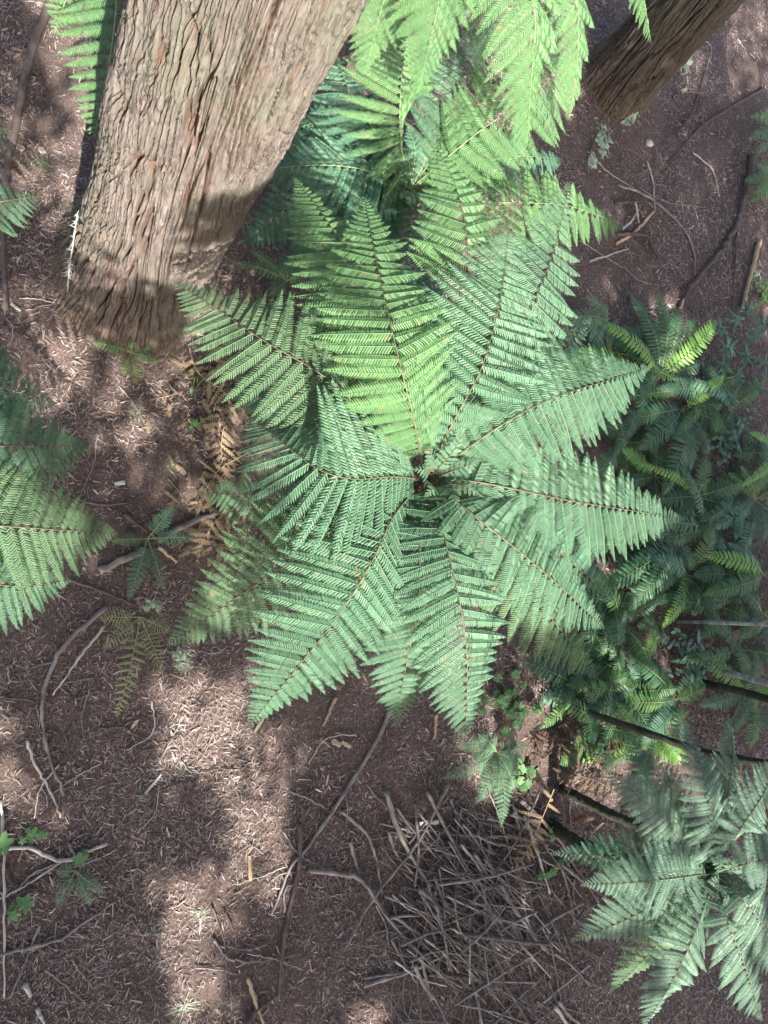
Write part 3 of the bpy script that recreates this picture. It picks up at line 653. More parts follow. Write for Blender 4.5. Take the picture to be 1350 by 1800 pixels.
g_fern('small fern clump under the stubby end of the big tree fern, above the stick heap', 862, 1318, .15, [
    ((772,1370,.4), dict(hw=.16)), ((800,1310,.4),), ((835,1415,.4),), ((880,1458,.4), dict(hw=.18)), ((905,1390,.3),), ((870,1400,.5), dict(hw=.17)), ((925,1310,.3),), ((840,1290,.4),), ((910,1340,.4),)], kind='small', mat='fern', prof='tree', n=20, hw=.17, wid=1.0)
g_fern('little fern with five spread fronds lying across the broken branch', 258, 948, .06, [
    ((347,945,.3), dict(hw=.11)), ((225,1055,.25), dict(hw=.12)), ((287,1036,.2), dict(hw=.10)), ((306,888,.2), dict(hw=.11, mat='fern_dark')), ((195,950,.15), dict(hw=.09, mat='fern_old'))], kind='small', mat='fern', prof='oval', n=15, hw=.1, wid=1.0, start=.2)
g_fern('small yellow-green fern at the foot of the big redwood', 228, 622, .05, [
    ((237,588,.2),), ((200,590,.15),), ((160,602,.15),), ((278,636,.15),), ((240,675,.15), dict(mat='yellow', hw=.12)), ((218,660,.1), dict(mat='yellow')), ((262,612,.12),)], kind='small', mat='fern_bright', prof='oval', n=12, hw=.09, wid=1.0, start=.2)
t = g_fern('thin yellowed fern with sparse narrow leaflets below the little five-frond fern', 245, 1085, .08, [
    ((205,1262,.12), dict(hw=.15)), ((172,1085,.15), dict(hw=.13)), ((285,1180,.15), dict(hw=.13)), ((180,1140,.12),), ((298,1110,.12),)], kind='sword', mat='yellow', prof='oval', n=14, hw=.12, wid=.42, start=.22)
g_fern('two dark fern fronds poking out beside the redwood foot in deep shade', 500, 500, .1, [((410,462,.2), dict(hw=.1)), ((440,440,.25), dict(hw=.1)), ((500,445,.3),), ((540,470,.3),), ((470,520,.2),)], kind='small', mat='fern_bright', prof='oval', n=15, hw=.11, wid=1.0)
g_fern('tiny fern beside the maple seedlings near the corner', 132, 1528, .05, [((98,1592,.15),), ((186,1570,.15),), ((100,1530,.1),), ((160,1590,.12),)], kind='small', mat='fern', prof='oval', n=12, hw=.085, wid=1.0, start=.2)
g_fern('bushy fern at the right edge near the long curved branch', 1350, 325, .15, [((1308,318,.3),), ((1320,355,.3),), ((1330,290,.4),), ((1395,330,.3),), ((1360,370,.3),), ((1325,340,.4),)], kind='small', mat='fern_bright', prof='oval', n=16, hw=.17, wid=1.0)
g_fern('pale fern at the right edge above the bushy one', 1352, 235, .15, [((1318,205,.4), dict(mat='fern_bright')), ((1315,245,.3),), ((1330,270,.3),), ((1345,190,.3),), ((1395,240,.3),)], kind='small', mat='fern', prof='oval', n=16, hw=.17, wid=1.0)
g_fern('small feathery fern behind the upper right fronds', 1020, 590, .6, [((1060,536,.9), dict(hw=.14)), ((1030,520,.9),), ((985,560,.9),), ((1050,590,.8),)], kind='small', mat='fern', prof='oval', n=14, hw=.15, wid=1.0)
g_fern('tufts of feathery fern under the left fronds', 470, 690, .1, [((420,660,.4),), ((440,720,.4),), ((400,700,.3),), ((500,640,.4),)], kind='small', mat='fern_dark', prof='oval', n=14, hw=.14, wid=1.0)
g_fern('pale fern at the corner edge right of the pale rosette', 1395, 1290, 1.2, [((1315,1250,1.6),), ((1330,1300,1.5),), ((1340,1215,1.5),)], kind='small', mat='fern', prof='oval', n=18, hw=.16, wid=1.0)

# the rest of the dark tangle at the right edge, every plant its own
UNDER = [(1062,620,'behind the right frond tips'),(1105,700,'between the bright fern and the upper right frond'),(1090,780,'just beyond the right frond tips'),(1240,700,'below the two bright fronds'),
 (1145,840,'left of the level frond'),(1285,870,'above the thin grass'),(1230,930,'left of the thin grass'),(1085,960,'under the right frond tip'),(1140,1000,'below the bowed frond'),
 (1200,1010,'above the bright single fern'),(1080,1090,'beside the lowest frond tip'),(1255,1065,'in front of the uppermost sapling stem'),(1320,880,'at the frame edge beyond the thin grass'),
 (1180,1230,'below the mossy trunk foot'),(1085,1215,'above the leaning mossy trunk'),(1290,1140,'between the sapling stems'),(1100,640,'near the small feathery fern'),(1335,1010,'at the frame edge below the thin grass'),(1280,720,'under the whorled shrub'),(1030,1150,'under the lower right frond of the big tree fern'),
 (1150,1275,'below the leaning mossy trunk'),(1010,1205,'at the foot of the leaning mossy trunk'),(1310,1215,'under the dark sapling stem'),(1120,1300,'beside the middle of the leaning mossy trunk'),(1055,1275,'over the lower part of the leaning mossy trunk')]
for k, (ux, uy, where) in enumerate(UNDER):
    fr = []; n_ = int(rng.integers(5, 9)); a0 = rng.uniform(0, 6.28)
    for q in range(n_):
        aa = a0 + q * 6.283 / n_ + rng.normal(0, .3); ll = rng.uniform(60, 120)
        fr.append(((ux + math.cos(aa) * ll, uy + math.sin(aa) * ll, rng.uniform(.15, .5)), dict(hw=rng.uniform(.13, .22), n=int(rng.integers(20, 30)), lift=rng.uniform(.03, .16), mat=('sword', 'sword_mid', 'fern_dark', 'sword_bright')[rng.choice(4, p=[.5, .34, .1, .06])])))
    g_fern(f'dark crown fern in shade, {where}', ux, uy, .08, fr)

# ---- dead fronds lying on the litter
def dead_frond(label, pts, hw, n, mat, kind='small', group='dead fronds on the forest floor'):
    P = [G(x, y, u) for x, y, u in pts]
    t = thing('dead_frond', label, 'dead frond', P[0], group)
    frond(t, P, hw, n, kind, mat, 'rachis' if mat == 'dead_dark' else 'stick_tan', 'oval', droop=.35, start=.08, wid=.9, rr=.008, jit=4.5, skip=.3)
dead_frond('golden dead frond curling along the litter between the redwood foot and the tree fern', [(330,610,.05),(345,660,.12),(395,700,.1),(400,760,.05)], .22, 18, 'dead')
dead_frond('pale golden dead frond under the left frond tips', [(455,700,.1),(400,730,.16),(385,790,.12),(400,860,.05)], .26, 20, 'dead')
dead_frond('crumpled golden frond by the broken branch', [(430,800,.1),(380,830,.14),(350,880,.08),(330,900,.04)], .22, 16, 'dead')
dead_frond('golden dead frond below the broken branch, under the tree fern', [(470,890,.1),(400,900,.15),(360,940,.12),(345,990,.05)], .24, 18, 'dead')
dead_frond('short bleached frond near the redwood foot', [(320,690,.04),(290,700,.08),(262,705,.04)], .12, 12, 'dead')
dead_frond('brown dead frond hanging level by the broadleaf herb', [(960,1370,.3),(1000,1330,.4),(1030,1315,.35),(1085,1312,.2)], .34, 20, 'dead_dark')
dead_frond('brown dead frond standing on edge above the leaning trunk foot', [(975,1400,.25),(980,1330,.4),(975,1290,.4),(985,1250,.25)], .26, 18, 'dead_dark')
dead_frond('tan dead frond drooping beside the stick heap', [(950,1380,.3),(925,1440,.3),(910,1490,.2),(890,1540,.06)], .28, 22, 'dead')
dead_frond('brown dead frond hanging beneath the pale rosette', [(1100,1480,.9),(1060,1470,.9),(1030,1440,.6),(1000,1420,.2)], .3, 18, 'dead_dark')
dead_frond('brown dead fronds skirt under the pale rosette by its trunk', [(1080,1560,.7),(1040,1580,.5),(1010,1580,.3),(985,1570,.08)], .28, 16, 'dead_dark')
dead_frond('bleached dead frond beside the sapling stems', [(1330,1090,.3),(1290,1100,.3),(1250,1120,.2),(1220,1140,.05)], .2, 16, 'dead')

dead_frond('dark withered frond by the upper mossy stem foot', [(1000,1265,.1),(985,1290,.2),(960,1300,.15),(935,1290,.05)], .2, 16, 'dead_dark')
dead_frond('withered brown frond between the broadleaf herbs', [(960,1320,.12),(935,1330,.2),(945,1300,.15),(955,1270,.05)], .2, 16, 'dead_dark')
dead_frond('withered brown frond curled between the two mossy stems', [(1065,1400,.15),(1040,1375,.3),(1005,1360,.2),(975,1365,.05)], .26, 18, 'dead_dark')
dead_frond('withered brown frond under the lowest mossy stem', [(1075,1520,.4),(1050,1530,.3),(1010,1520,.15),(975,1500,.05)], .24, 16, 'dead_dark')
# loose golden leaflets broken off the dead fronds
pm = [pinna_mesh('small', k, MT['dead'], MT['dead']) for k in range(2)] + [pinna_mesh('small', k, MT['dead_dark'], MT['dead_dark']) for k in range(2)]
for k in range(150):
    if k < 120: px, py = rng.normal(378, 48), rng.uniform(610, 1000)
    else: px, py = rng.uniform(930, 1060), rng.uniform(1260, 1560)
    dk = k >= 120; zone = ('near the redwood foot' if py < 720 else 'beside the big left fronds' if py < 860 else 'below the broken branch') if not dk else ('by the broadleaf herbs' if py < 1400 else 'by the pale rosette')
    b = G(px, py, .03 + rng.uniform(0, .03)); L = rng.uniform(.10, .24)
    o = link('dead_leaflet', pm[(2 if dk else 0) + k % 2], None, b); o.scale = (L, L * rng.uniform(.3, .5), L); o.rotation_euler = (rng.normal(0, .4), rng.normal(0, .25), rng.uniform(0, 6.28))
    tag(o, f"{'brown' if dk else 'golden'} {'long' if L > .17 else 'short'} dead leaflet lying on the litter {zone}", 'dead leaflet', 'loose dead leaflets')

# ------------------------------------------------------------------ leafy plants
def lobed_leaf(lobes=5, depth=.35, n=30, roundish=.0):
    V = [(0, 0, .0)]
    for i in range(n + 1):
        a = -math.pi * .86 + i / n * math.pi * 1.72
        r = .5 * (1 - depth + depth * abs(math.cos(a * lobes / 2.0))) * (1 + .06 * math.cos(a * 17))
        x, y = r * math.cos(a) + .12, r * math.sin(a)
        V.append((x, y, -.12 * (abs(y) ** 1.3) * 2 + .02 * math.sin(a * 5)))
    f = [(0, i, i + 1) for i in range(1, n + 1)]
    return np.array(V), np.array(f), np.zeros(len(f), int)
def narrow_leaf(wd=.22, n=5, fold=.05):
    V = []; q = []
    for j in range(n + 1):
        x = j / n; w_ = np.interp(x, [0, .2, .5, .85, 1], [.25, .8, 1, .5, .02]) * wd * .5
        z = .10 * x - .22 * x * x
        V += [(x, -w_, z + fold * w_ / wd), (x, 0, z), (x, w_, z + fold * w_ / wd)]
    for j in range(n):
        a = 3 * j; q += [(a, a + 3, a + 4, a + 1), (a + 1, a + 4, a + 5, a + 2)]
    f = quads(q); return np.array(V), f, np.zeros(len(f), int)
_lm = {}
def leaf_mesh(key, arr, mat):
    k = (key, mat)
    if k not in _lm:
        b = MB(); b.add(*arr); _lm[k] = b.mesh('leaf', [MT[mat]], True)
    return _lm[k]
def put_leaf(root, me, p, d, size, nz=(0, 0, 1), roll=0.0):
    d = np.asarray(d, float); d /= np.linalg.norm(d); nz = np.asarray(nz, float)
    y = np.cross(nz, d); y /= np.linalg.norm(y); z = np.cross(d, y)
    y, z = y * math.cos(roll) + z * math.sin(roll), z * math.cos(roll) - y * math.sin(roll)
    o = bpy.data.objects.new('leaf', me); COL.objects.link(o); o.parent = root
    mm = Matrix.Identity(4); p = p - np.array(root.location)
    for r in range(3): mm[r][0], mm[r][1], mm[r][2], mm[r][3] = [float(c) for c in (d[r] * size, y[r] * size, z[r] * size, p[r])]
    o.matrix_basis = mm
LOB = lobed_leaf(5, .24); MAPLE = lobed_leaf(5, .52); NAR = narrow_leaf(.24); OVAL = narrow_leaf(.5)
def herb(label, px, py, leaves, arr, key, mat, h=.12, name='broadleaf_herb', cat='plant', group=None):
    b = G(px, py); t = thing(name, label, cat, b, group)
    me = leaf_mesh(key, arr, mat); st = MB()
    for lx, ly, sz in leaves:
        hh = h * rng.uniform(.7, 1.3); p = at(lx, ly, b[2] + hh); d = p - b; d[2] = 0
        if np.linalg.norm(d) < .01: d = np.array([.1, .05, 0])
        d = d / np.linalg.norm(d); v, f = tube(np.array([b, (b + p) / 2 + [0, 0, hh * .3], p]) - b, [.006, .005, .003], 5); st.add(v, f)
        put_leaf(t, me, p - d * sz * .3, d + [0, 0, rng.uniform(-.25, .1)], sz, roll=rng.normal(0, .25))
    link('stem', st.mesh('stem', [MT['rachis_green']]), t)
    return t
def around(cx, cy, rx, ry, n, s0, s1): return [(cx + rng.normal(0, rx), cy + rng.normal(0, ry), rng.uniform(s0, s1)) for _ in range(n)]
herb('bright broadleaf herb with rounded lobed leaves under the tree fern tip', 898, 1232, around(897, 1238, 26, 30, 30, .09, .17), LOB, 'lob', 'herb', .18, group='broadleaf herbs')
herb('small broadleaf herb beside the little fern clump, below the larger herb', 920, 1362, around(918, 1365, 16, 20, 16, .08, .15), LOB, 'lob', 'herb', .15, group='broadleaf herbs')
herb('pale broadleaf seedling between the stick heap and the pale rosette', 965, 1525, around(962, 1528, 12, 10, 5, .10, .17), LOB, 'lob', 'herb', .1, group='broadleaf herbs')
herb('tiny pale seedling near the leaning trunk foot', 980, 1462, around(980, 1465, 10, 8, 4, .08, .14), LOB, 'lob', 'herb', .1, group='broadleaf herbs')
herb('maple seedling with pointed leaves by the forked pale branch', 60, 1468, [(52,1464,.17),(78,1467,.10),(37,1480,.09)], MAPLE, 'maple', 'herb', .14, 'maple_seedling', group='maple seedlings')
herb('maple seedling under the forked pale branch', 138, 1508, [(140,1507,.16),(150,1500,.10)], MAPLE, 'maple', 'herb', .14, 'maple_seedling', group='maple seedlings')
herb('maple seedling with large pointed leaf in the lower corner', 38, 1590, [(46,1583,.20),(22,1597,.13),(20,1614,.14)], MAPLE, 'maple', 'herb', .14, 'maple_seedling', group='maple seedlings')
herb('maple leaf sprig at the left edge', 4, 1478, [(6,1476,.24),(-8,1490,.2)], MAPLE, 'maple', 'herb', .2, 'maple_seedling', group='maple seedlings')
herb('tiny bright seedling on the litter left of the tree fern', 342, 745, [(340,743,.11),(350,748,.09),(335,752,.07)], MAPLE, 'maple', 'herb', .06, 'maple_seedling', group='maple seedlings')
herb('little tuft of new leaves under the left frond', 345, 655, around(345, 652, 14, 16, 9, .06, .11), OVAL, 'oval', 'herb', .06, group='broadleaf herbs')

def shrub(label, px, py, sprays, mat, arr, key, nleaf, sz, whorl=True, h=.5, name='shrub', group=None):
    b = G(px, py); t = thing(name, label, 'shrub', b, group); me = leaf_mesh(key, arr, mat); st = MB()
    for sx, sy, sh in sprays:
        p = at(sx, sy, b[2] + sh); mid = (b + p) / 2 + [0, 0, .12]
        Pc = catmull([b, mid, p], 14); v, f = tube(Pc - b, np.linspace(.009, .003, 14), 5); st.add(v, f)
        a0 = rng.uniform(0, 6.28)
        for k in range(nleaf):
            if whorl:
                q = p + [0, 0, -.012 * k]; a = a0 + k * 2.4; s = sz * rng.uniform(.75, 1.2)
            else:
                u = .35 + .65 * (k + 1) / nleaf; q = Pc[int(u * 13)]; a = a0 + k * math.pi * .93 + rng.normal(0, .3); s = sz * rng.uniform(.7, 1.2)
            put_leaf(t, me, q, [math.cos(a), math.sin(a), rng.uniform(-.1, .35)], s, roll=rng.normal(0, .3))
    link('stem', st.mesh('stem', [MT['stick_dark']]), t)
spr = [(1268,575,.5),(1300,560,.6),(1330,590,.6),(1285,610,.55),(1315,625,.6),(1345,640,.6),(1300,660,.5),(1335,680,.5),(1275,640,.45),(1350,570,.5),(1320,545,.4),(1290,700,.4)]
shrub('low shrub of narrow whorled blue-green leaves at the right edge', 1320, 640, spr, 'shrub', NAR, 'nar', 11, .21, group='understorey shrubs')
shrub('small-leaved shrub on thin stems in front of the grey sapling stems', 1215, 1165, [(1185,1105,.5),(1205,1130,.5),(1225,1110,.6),(1230,1150,.6),(1250,1170,.6),(1195,1160,.5),(1230,1195,.5),(1175,1185,.4),(1260,1140,.5),(1210,1210,.5),(1160,1120,.4)], 'shrub', OVAL, 'oval', 12, .12, False, group='understorey shrubs')
shrub('thin bright-leaved sapling sprig near the dark mid-right ferns', 1210, 1070, [(1190,1052,.4),(1215,1080,.4),(1225,1060,.4)], 'herb', OVAL, 'oval', 8, .09, False, group='understorey shrubs')
shrub('leafy shrub in the shade under the right ferns', 1270, 790, [(1255,770,.3),(1285,760,.4),(1300,790,.4),(1265,820,.3),(1240,790,.3),(1320,720,.4),(1300,740,.4)], 'shrub', OVAL, 'oval', 10, .12, False, group='understorey shrubs')
shrub('yellow-green sprig by the tan pole at the right edge', 1335, 520, [(1320,500,.3),(1340,490,.3),(1345,530,.3),(1325,540,.3)], 'sword_bright', OVAL, 'oval', 9, .12, False, group='understorey shrubs')

# thin grass, one tussock each
def tussock(label, px, py, n, ln, sp, mat, group, rise=.5, direction=None):
    b = G(px, py); mb = MB()
    for k in range(n):
        a = rng.uniform(0, 6.28) if direction is None else direction + rng.normal(0, .55)
        L = ln * rng.uniform(.5, 1.15); o = np.array([rng.normal(0, sp), rng.normal(0, sp), 0]); dd = np.array([math.cos(a), math.sin(a), 0])
        up = rise * rng.uniform(.6, 1.2); side = np.array([-dd[1], dd[0], 0]); w0 = .0045
        V = []
        for u in np.linspace(0, 1, 6):
            c = o + dd * L * u + [0, 0, L * up * (u - .85 * u * u)]
            V += [c - side * w0 * (1 - .85 * u), c + side * w0 * (1 - .85 * u)]
        f = quads([(2 * j, 2 * j + 1, 2 * j + 3, 2 * j + 2) for j in range(5)]); mb.add(np.array(V), f)
    o = link('grass_tussock', mb.mesh('grass_tussock', [MT[mat]]), None, b); tag(o, label, 'grass', group)
TG = 'grass tussocks'
tussock('large hazy tussock of long thin grass among the dark right ferns', 1330, 935, 260, 1.05, .10, 'grass', TG, .7, math.pi * .95)
tussock('thin grass tussock below the sapling stems', 1310, 1180, 90, .7, .08, 'grass', TG, .6, math.pi)
tussock('little pale grass sprig on the litter under the redwood fern', 242, 722, 26, .17, .03, 'grass', TG, .3)
tussock('pale grass sprig on the litter left of the golden fronds', 298, 820, 22, .2, .02, 'grass', TG, .3)
tussock('grass sprig near the wood chips', 70, 290, 24, .26, .03, 'grass', TG, .3)
tussock('mint sprig in the bright strip near the lower middle', 352, 1608, 26, .13, .03, 'lichen', TG, .5)
tussock('grass sprig at the edge of the bright strip', 325, 1352, 18, .12, .02, 'grass', TG, .4)
tussock('mint sprig between the two bright strips', 245, 1402, 14, .13, .02, 'lichen', TG, .4)
tussock('grass sprig under the long dark branch foot', 200, 1000, 14, .15, .02, 'grass', TG, .4)
tussock('mint sprig low in the lower middle shade', 270, 1640, 14, .13, .02, 'lichen', TG, .4)
tussock('mint sprig by the lower edge', 320, 1770, 20, .2, .03, 'lichen', TG, .3)

# ------------------------------------------------------------------ saplings
def sapling(label, px, py, tops, r, mat, group='thin sapling stems'):
    b = G(px, py); t = thing('sapling_stem', label, 'sapling', b, group)
    P = catmull([b - [0, 0, .08]] + [at(*q) for q in tops], 40)
    mb = MB(); v, f = tube(P - b, np.linspace(r, r * .7, 40), 10, .05); mb.add(v, f); link('trunk', mb.mesh('trunk', [MT[mat]]), t)
sapling('slim straight grey sapling stem, uppermost of the stems at the right edge', 1188, 1092, [(1350,1098,1.1),(1600,1110,2.4),(2200,1120,4.2)], .03, 'sapling')
sapling('thicker banded grey sapling stem, in the middle of the stems at the right edge', 1238, 1172, [(1300,1188,.5),(1352,1202,.9),(1600,1260,2.4),(2300,1400,4.5)], .048, 'sapling')
sapling('dark mossy sapling stem, lowest of the stems at the right edge', 1225, 1198, [(1300,1215,.5),(1352,1230,.9),(1600,1300,2.4),(2300,1480,4.5)], .06, 'moss_trunk')
b9 = G(985, 1385); t9 = thing('fern_stump', 'dark bare leaning fern stem poking from under the pale rosette', 'fern stem', b9)
fern_trunk(t9, [b9 - [0, 0, .1], at(1030, 1408, .45), at(1075, 1432, .85), at(1130, 1455, 1.2)], .058, 'moss_trunk')

# ------------------------------------------------------------------ sticks and branches
BR = 'fallen branches and sticks on the litter'
def stick(label, pts, r, mat='stick', group=BR, up=.0, name='fallen_stick', wob=.005, tip=.55, twigs=0):
    P = np.array([G(x, y, r * .75 + .022 + up) for x, y in pts]); P = catmull(P, max(10, 6 * len(pts)))
    P[1:-1] += rng.normal(0, wob, (len(P) - 2, 3)) * [1, 1, .4]
    b = P[0].copy(); mb = MB(); v, f = tube(P - b, np.linspace(r, r * tip, len(P)) * (1 + .07 * rng.standard_normal(len(P))), 7, .07); mb.add(v, f)
    for k in range(twigs):
        j = rng.integers(2, len(P) - 2); d = P[j + 1] - P[j]; d /= np.linalg.norm(d); s = np.array([-d[1], d[0], .15]) * rng.choice([-1, 1])
        L = rng.uniform(.12, .4); q = np.array([P[j], P[j] + (d * .6 + s * .8) * L * .5, P[j] + (d * .8 + s * .7) * L]) - b
        v, f = tube(q, [r * .45, r * .35, r * .2], 5); mb.add(v, f)
    o = link(name, mb.mesh(name, [MT[mat]]), None, b); return tag(o, label, 'stick', group)
stick('long thin dark branch running diagonally down to the left from under the tree fern', [(685,1245),(660,1300),(615,1375),(540,1487),(510,1522),(475,1606)], .027, 'stick', twigs=2)
stick('upright dark branch crossing the foot of the long diagonal branch', [(525,1445),(524,1520),(500,1630),(487,1756)], .030, 'stick_dark')
stick('long thin stick reaching diagonally into the stick heap', [(784,1374),(728,1478),(650,1578),(598,1668)], .018, 'stick', up=.06)
stick('stout grey stick with a bend at the near side of the stick heap', [(540,1527),(600,1534),(632,1545),(675,1606),(745,1695)], .030, 'stick', up=.03, twigs=2)
stick('grey stick curving down to the bent stout stick', [(598,1424),(640,1462),(656,1500),(670,1570)], .024, 'stick')
stick('short dark stick stub above the bent stout stick', [(613,1478),(622,1510),(630,1540)], .024, 'stick')
stick('long bowed branch with peeling pale bark in the left shade', [(187,1067),(117,1129),(84,1191),(74,1242),(82,1315),(112,1396)], .026, 'stick', twigs=1)
stick('pale curved stick beside the long bowed branch', [(184,1100),(136,1160),(93,1222)], .016, 'stick_pale')
stick('straight dark stick under the little five-frond fern', [(122,1020),(180,1040),(240,1064)], .018, 'stick_dark')
stick('thick broken grey branch under the little five-frond fern', [(174,1005),(215,985),(255,968)], .042, 'stick', tip=.9)
stick('thick grey branch pointing at the tree fern from the little five-frond fern', [(278,950),(330,922),(388,900)], .036, 'stick', tip=.85)
stick('short tan stick under the little five-frond fern', [(278,962),(311,988)], .024, 'stick_tan')
stick('short dark branch above the little five-frond fern', [(218,905),(240,922),(258,934)], .026, 'stick_dark')
stick('thin dark stick curving above the broken branch', [(125,878),(180,888),(225,883),(250,872)], .013, 'stick_dark')
stick('forked pale branch in the lower left corner', [(0,1492),(50,1489),(108,1511),(150,1497),(189,1481)], .022, 'stick_pale', tip=.8)
stick('pale stick running under the forked pale branch', [(110,1511),(60,1545),(0,1578)], .014, 'stick_pale')
stick('long grey stick across the lower left corner', [(0,1676),(100,1650),(150,1618),(202,1583)], .020, 'stick', twigs=2)
stick('long pale stem running along the left edge', [(2,1405),(6,1470),(8,1600),(7,1752)], .016, 'stick_pale')
stick('split pale stick left of the bright strip', [(48,1300),(62,1345),(86,1385),(106,1436)], .018, 'stick_pale')
stick('thin stick leaning from the long grey stick to the lower left corner', [(70,1622),(40,1700),(20,1745)], .014, 'stick')
stick('long thick dark branch along the left edge from the top', [(92,0),(52,110),(26,240),(9,340),(7,450),(11,552)], .052, 'stick_dark', up=.02)
stick('long curved dark branch near the right edge', [(1318,275),(1300,365),(1275,425),(1232,478),(1205,512),(1188,548)], .05, 'stick_dark', wob=.015)
stick('straight tan pole near the right edge', [(1331,424),(1315,485),(1299,548)], .042, 'stick_tan', tip=.85)
stick('thin dark branch hanging down beside the long curved branch', [(1300,360),(1290,430),(1290,465),(1284,560)], .016, 'stick_dark')
stick('long arched thin stick on the bare ground of the upper right', [(1083,327),(1140,350),(1195,400),(1217,445),(1218,486)], .022, 'stick')
stick('long thin branch slanting across the upper right ground', [(1340,158),(1250,210),(1205,250),(1165,306)], .022, 'stick_dark')
stick('thin curved twig above the white stone', [(1236,130),(1216,196),(1190,232),(1160,252)], .015, 'stick_dark')
stick('pale twig below the white stone', [(1134,285),(1145,318),(1149,370)], .016, 'stick_pale')
stick('tan broken stick in the upper right cluster', [(1080,430),(1112,410),(1146,374)], .030, 'stick_tan', tip=.8)
stick('dark hooked stick in the upper right cluster', [(1078,415),(1130,418),(1142,440),(1154,457)], .032, 'stick_dark', up=.03)
stick('pale straight stick below the upper right cluster', [(1034,461),(1068,450),(1102,439)], .020, 'stick_pale')
stick('stubby grey stick in the upper right cluster', [(1112,360),(1118,395)], .022, 'stick_pale', up=.03)
stick('dark short log at the far side of the upper right cluster', [(1078,359),(1122,356)], .030, 'stick_dark')
stick('white-barked stick in the middle of the upper right cluster', [(1090,405),(1105,392),(1118,372)], .022, 'stick_pale', up=.02)
stick('thin bent pale twig left of the long curved branch', [(1215,270),(1237,287),(1252,305),(1262,348)], .015, 'stick_pale')
stick('fine straight twig in the middle of the upper right ground', [(1119,330),(1165,355),(1240,367)], .010, 'stick')
stick('dark stick standing by the pale lichen patches', [(1046,238),(1036,268),(1026,296)], .016, 'stick_dark')
stick('dark stick under the golden fronds', [(362,642),(385,690),(410,722)], .018, 'stick_dark')
stick('white dead stick by the left fronds', [(385,690),(392,672),(398,660)], .022, 'stick_pale')
stick('thick dark stick poking out below the lower left frond tip', [(588,1225),(578,1250),(566,1276)], .022, 'stick_tan')
stick('stubby stick right of the tree fern tips', [(764,1255),(761,1298)], .026, 'stick_tan')
stick('dark stick beside the tree fern tip', [(676,1280),(690,1335)], .018, 'stick_dark')
stick('thin stick hanging over the stick heap edge from the dead frond', [(938,1386),(900,1470),(850,1540),(820,1580)], .014, 'stick', up=.1)
stick('pinkish stick standing by the right edge above the pale rosette', [(1312,1198),(1292,1245),(1275,1280)], .026, 'stick_tan')
stick('dark thick stick across the lower edge', [(498,1602),(505,1555),(560,1570)], .012, 'stick')
stick('short forked stick by the lower edge', [(375,1648),(398,1682),(438,1690)], .015, 'stick')
stick('thin dark curved twig in the bright strip near the lower edge', [(372,1592),(392,1650),(396,1720)], .012, 'stick_dark')
stick('dark log end at the lower edge', [(432,1798),(452,1772),(478,1752)], .03, 'stick_dark')
stick('tan stick at the lower edge', [(434,1716),(448,1760),(462,1795)], .026, 'stick_tan')
stick('pale stub in the lower left shade', [(43,1728),(55,1748)], .03, 'stick_pale')
stick('pale grey stub left of the lower edge stub', [(65,1770),(78,1798)], .022, 'stick_pale')
stick('dark bent stick in the lower left shade', [(8,1226),(50,1230),(72,1242)], .013, 'stick_dark')
stick('long dark stick from the left fern tips', [(175,1280),(215,1278),(240,1292)], .014, 'stick_dark')
stick('thin dark stick in the lower left corner', [(0,1512),(30,1560),(75,1560)], .012, 'stick_dark')
# the heap of sticks
for k in range(240):
    cx, cy = (rng.normal(820, 70), rng.normal(1590, 85)) if k % 5 < 3 else (rng.uniform(690, 1040), rng.uniform(1440, 1830))
    if not (640 < cx < 1030 and 1385 < cy < 1830): cx, cy = rng.uniform(700, 960), rng.uniform(1430, 1790)
    a = rng.normal(1.02, .42) if rng.random() < .62 else rng.uniform(-.9, 1.0)
    L = rng.uniform(60, 150) * (1.25 if rng.random() < .35 else .8); dx, dy = math.cos(a) * L * .5, math.sin(a) * L * .5
    r = float(np.clip(rng.lognormal(-4.4, .45), .006, .034))
    core = math.exp(-((cx - 820) / 110) ** 2 - ((cy - 1585) / 120) ** 2)
    bend = rng.normal(0, 9)
    mt = ('stick_mix', 'stick', 'stick', 'stick_dark', 'stick_pale')[rng.choice(5, p=[.34, .27, .15, .14, .10])]
    tone = {'stick_mix': 'brownish', 'stick': 'grey', 'stick_dark': 'dark', 'stick_pale': 'pale barkless'}[mt]
    size = 'thin' if r < .0105 else 'thick' if r > .0155 else 'slender'
    row = 'lower end' if cy > 1690 else 'upper end' if cy < 1530 else 'middle'
    side = 'nearer the pale rosette' if cx > 860 else 'nearer the open litter' if cx < 780 else 'at its core'
    lie = 'slanting' if 45 < math.degrees(a) < 110 else 'crossing'
    stick(f'{size} {tone} {lie} stick in the brush heap, {row}, {side}', [(cx - dx, cy - dy), (cx - dy * bend / L, cy + dx * bend / L), (cx + dx, cy + dy)], r,
          mt, 'heap of cut branches', up=core * rng.uniform(0, .28), wob=.003)

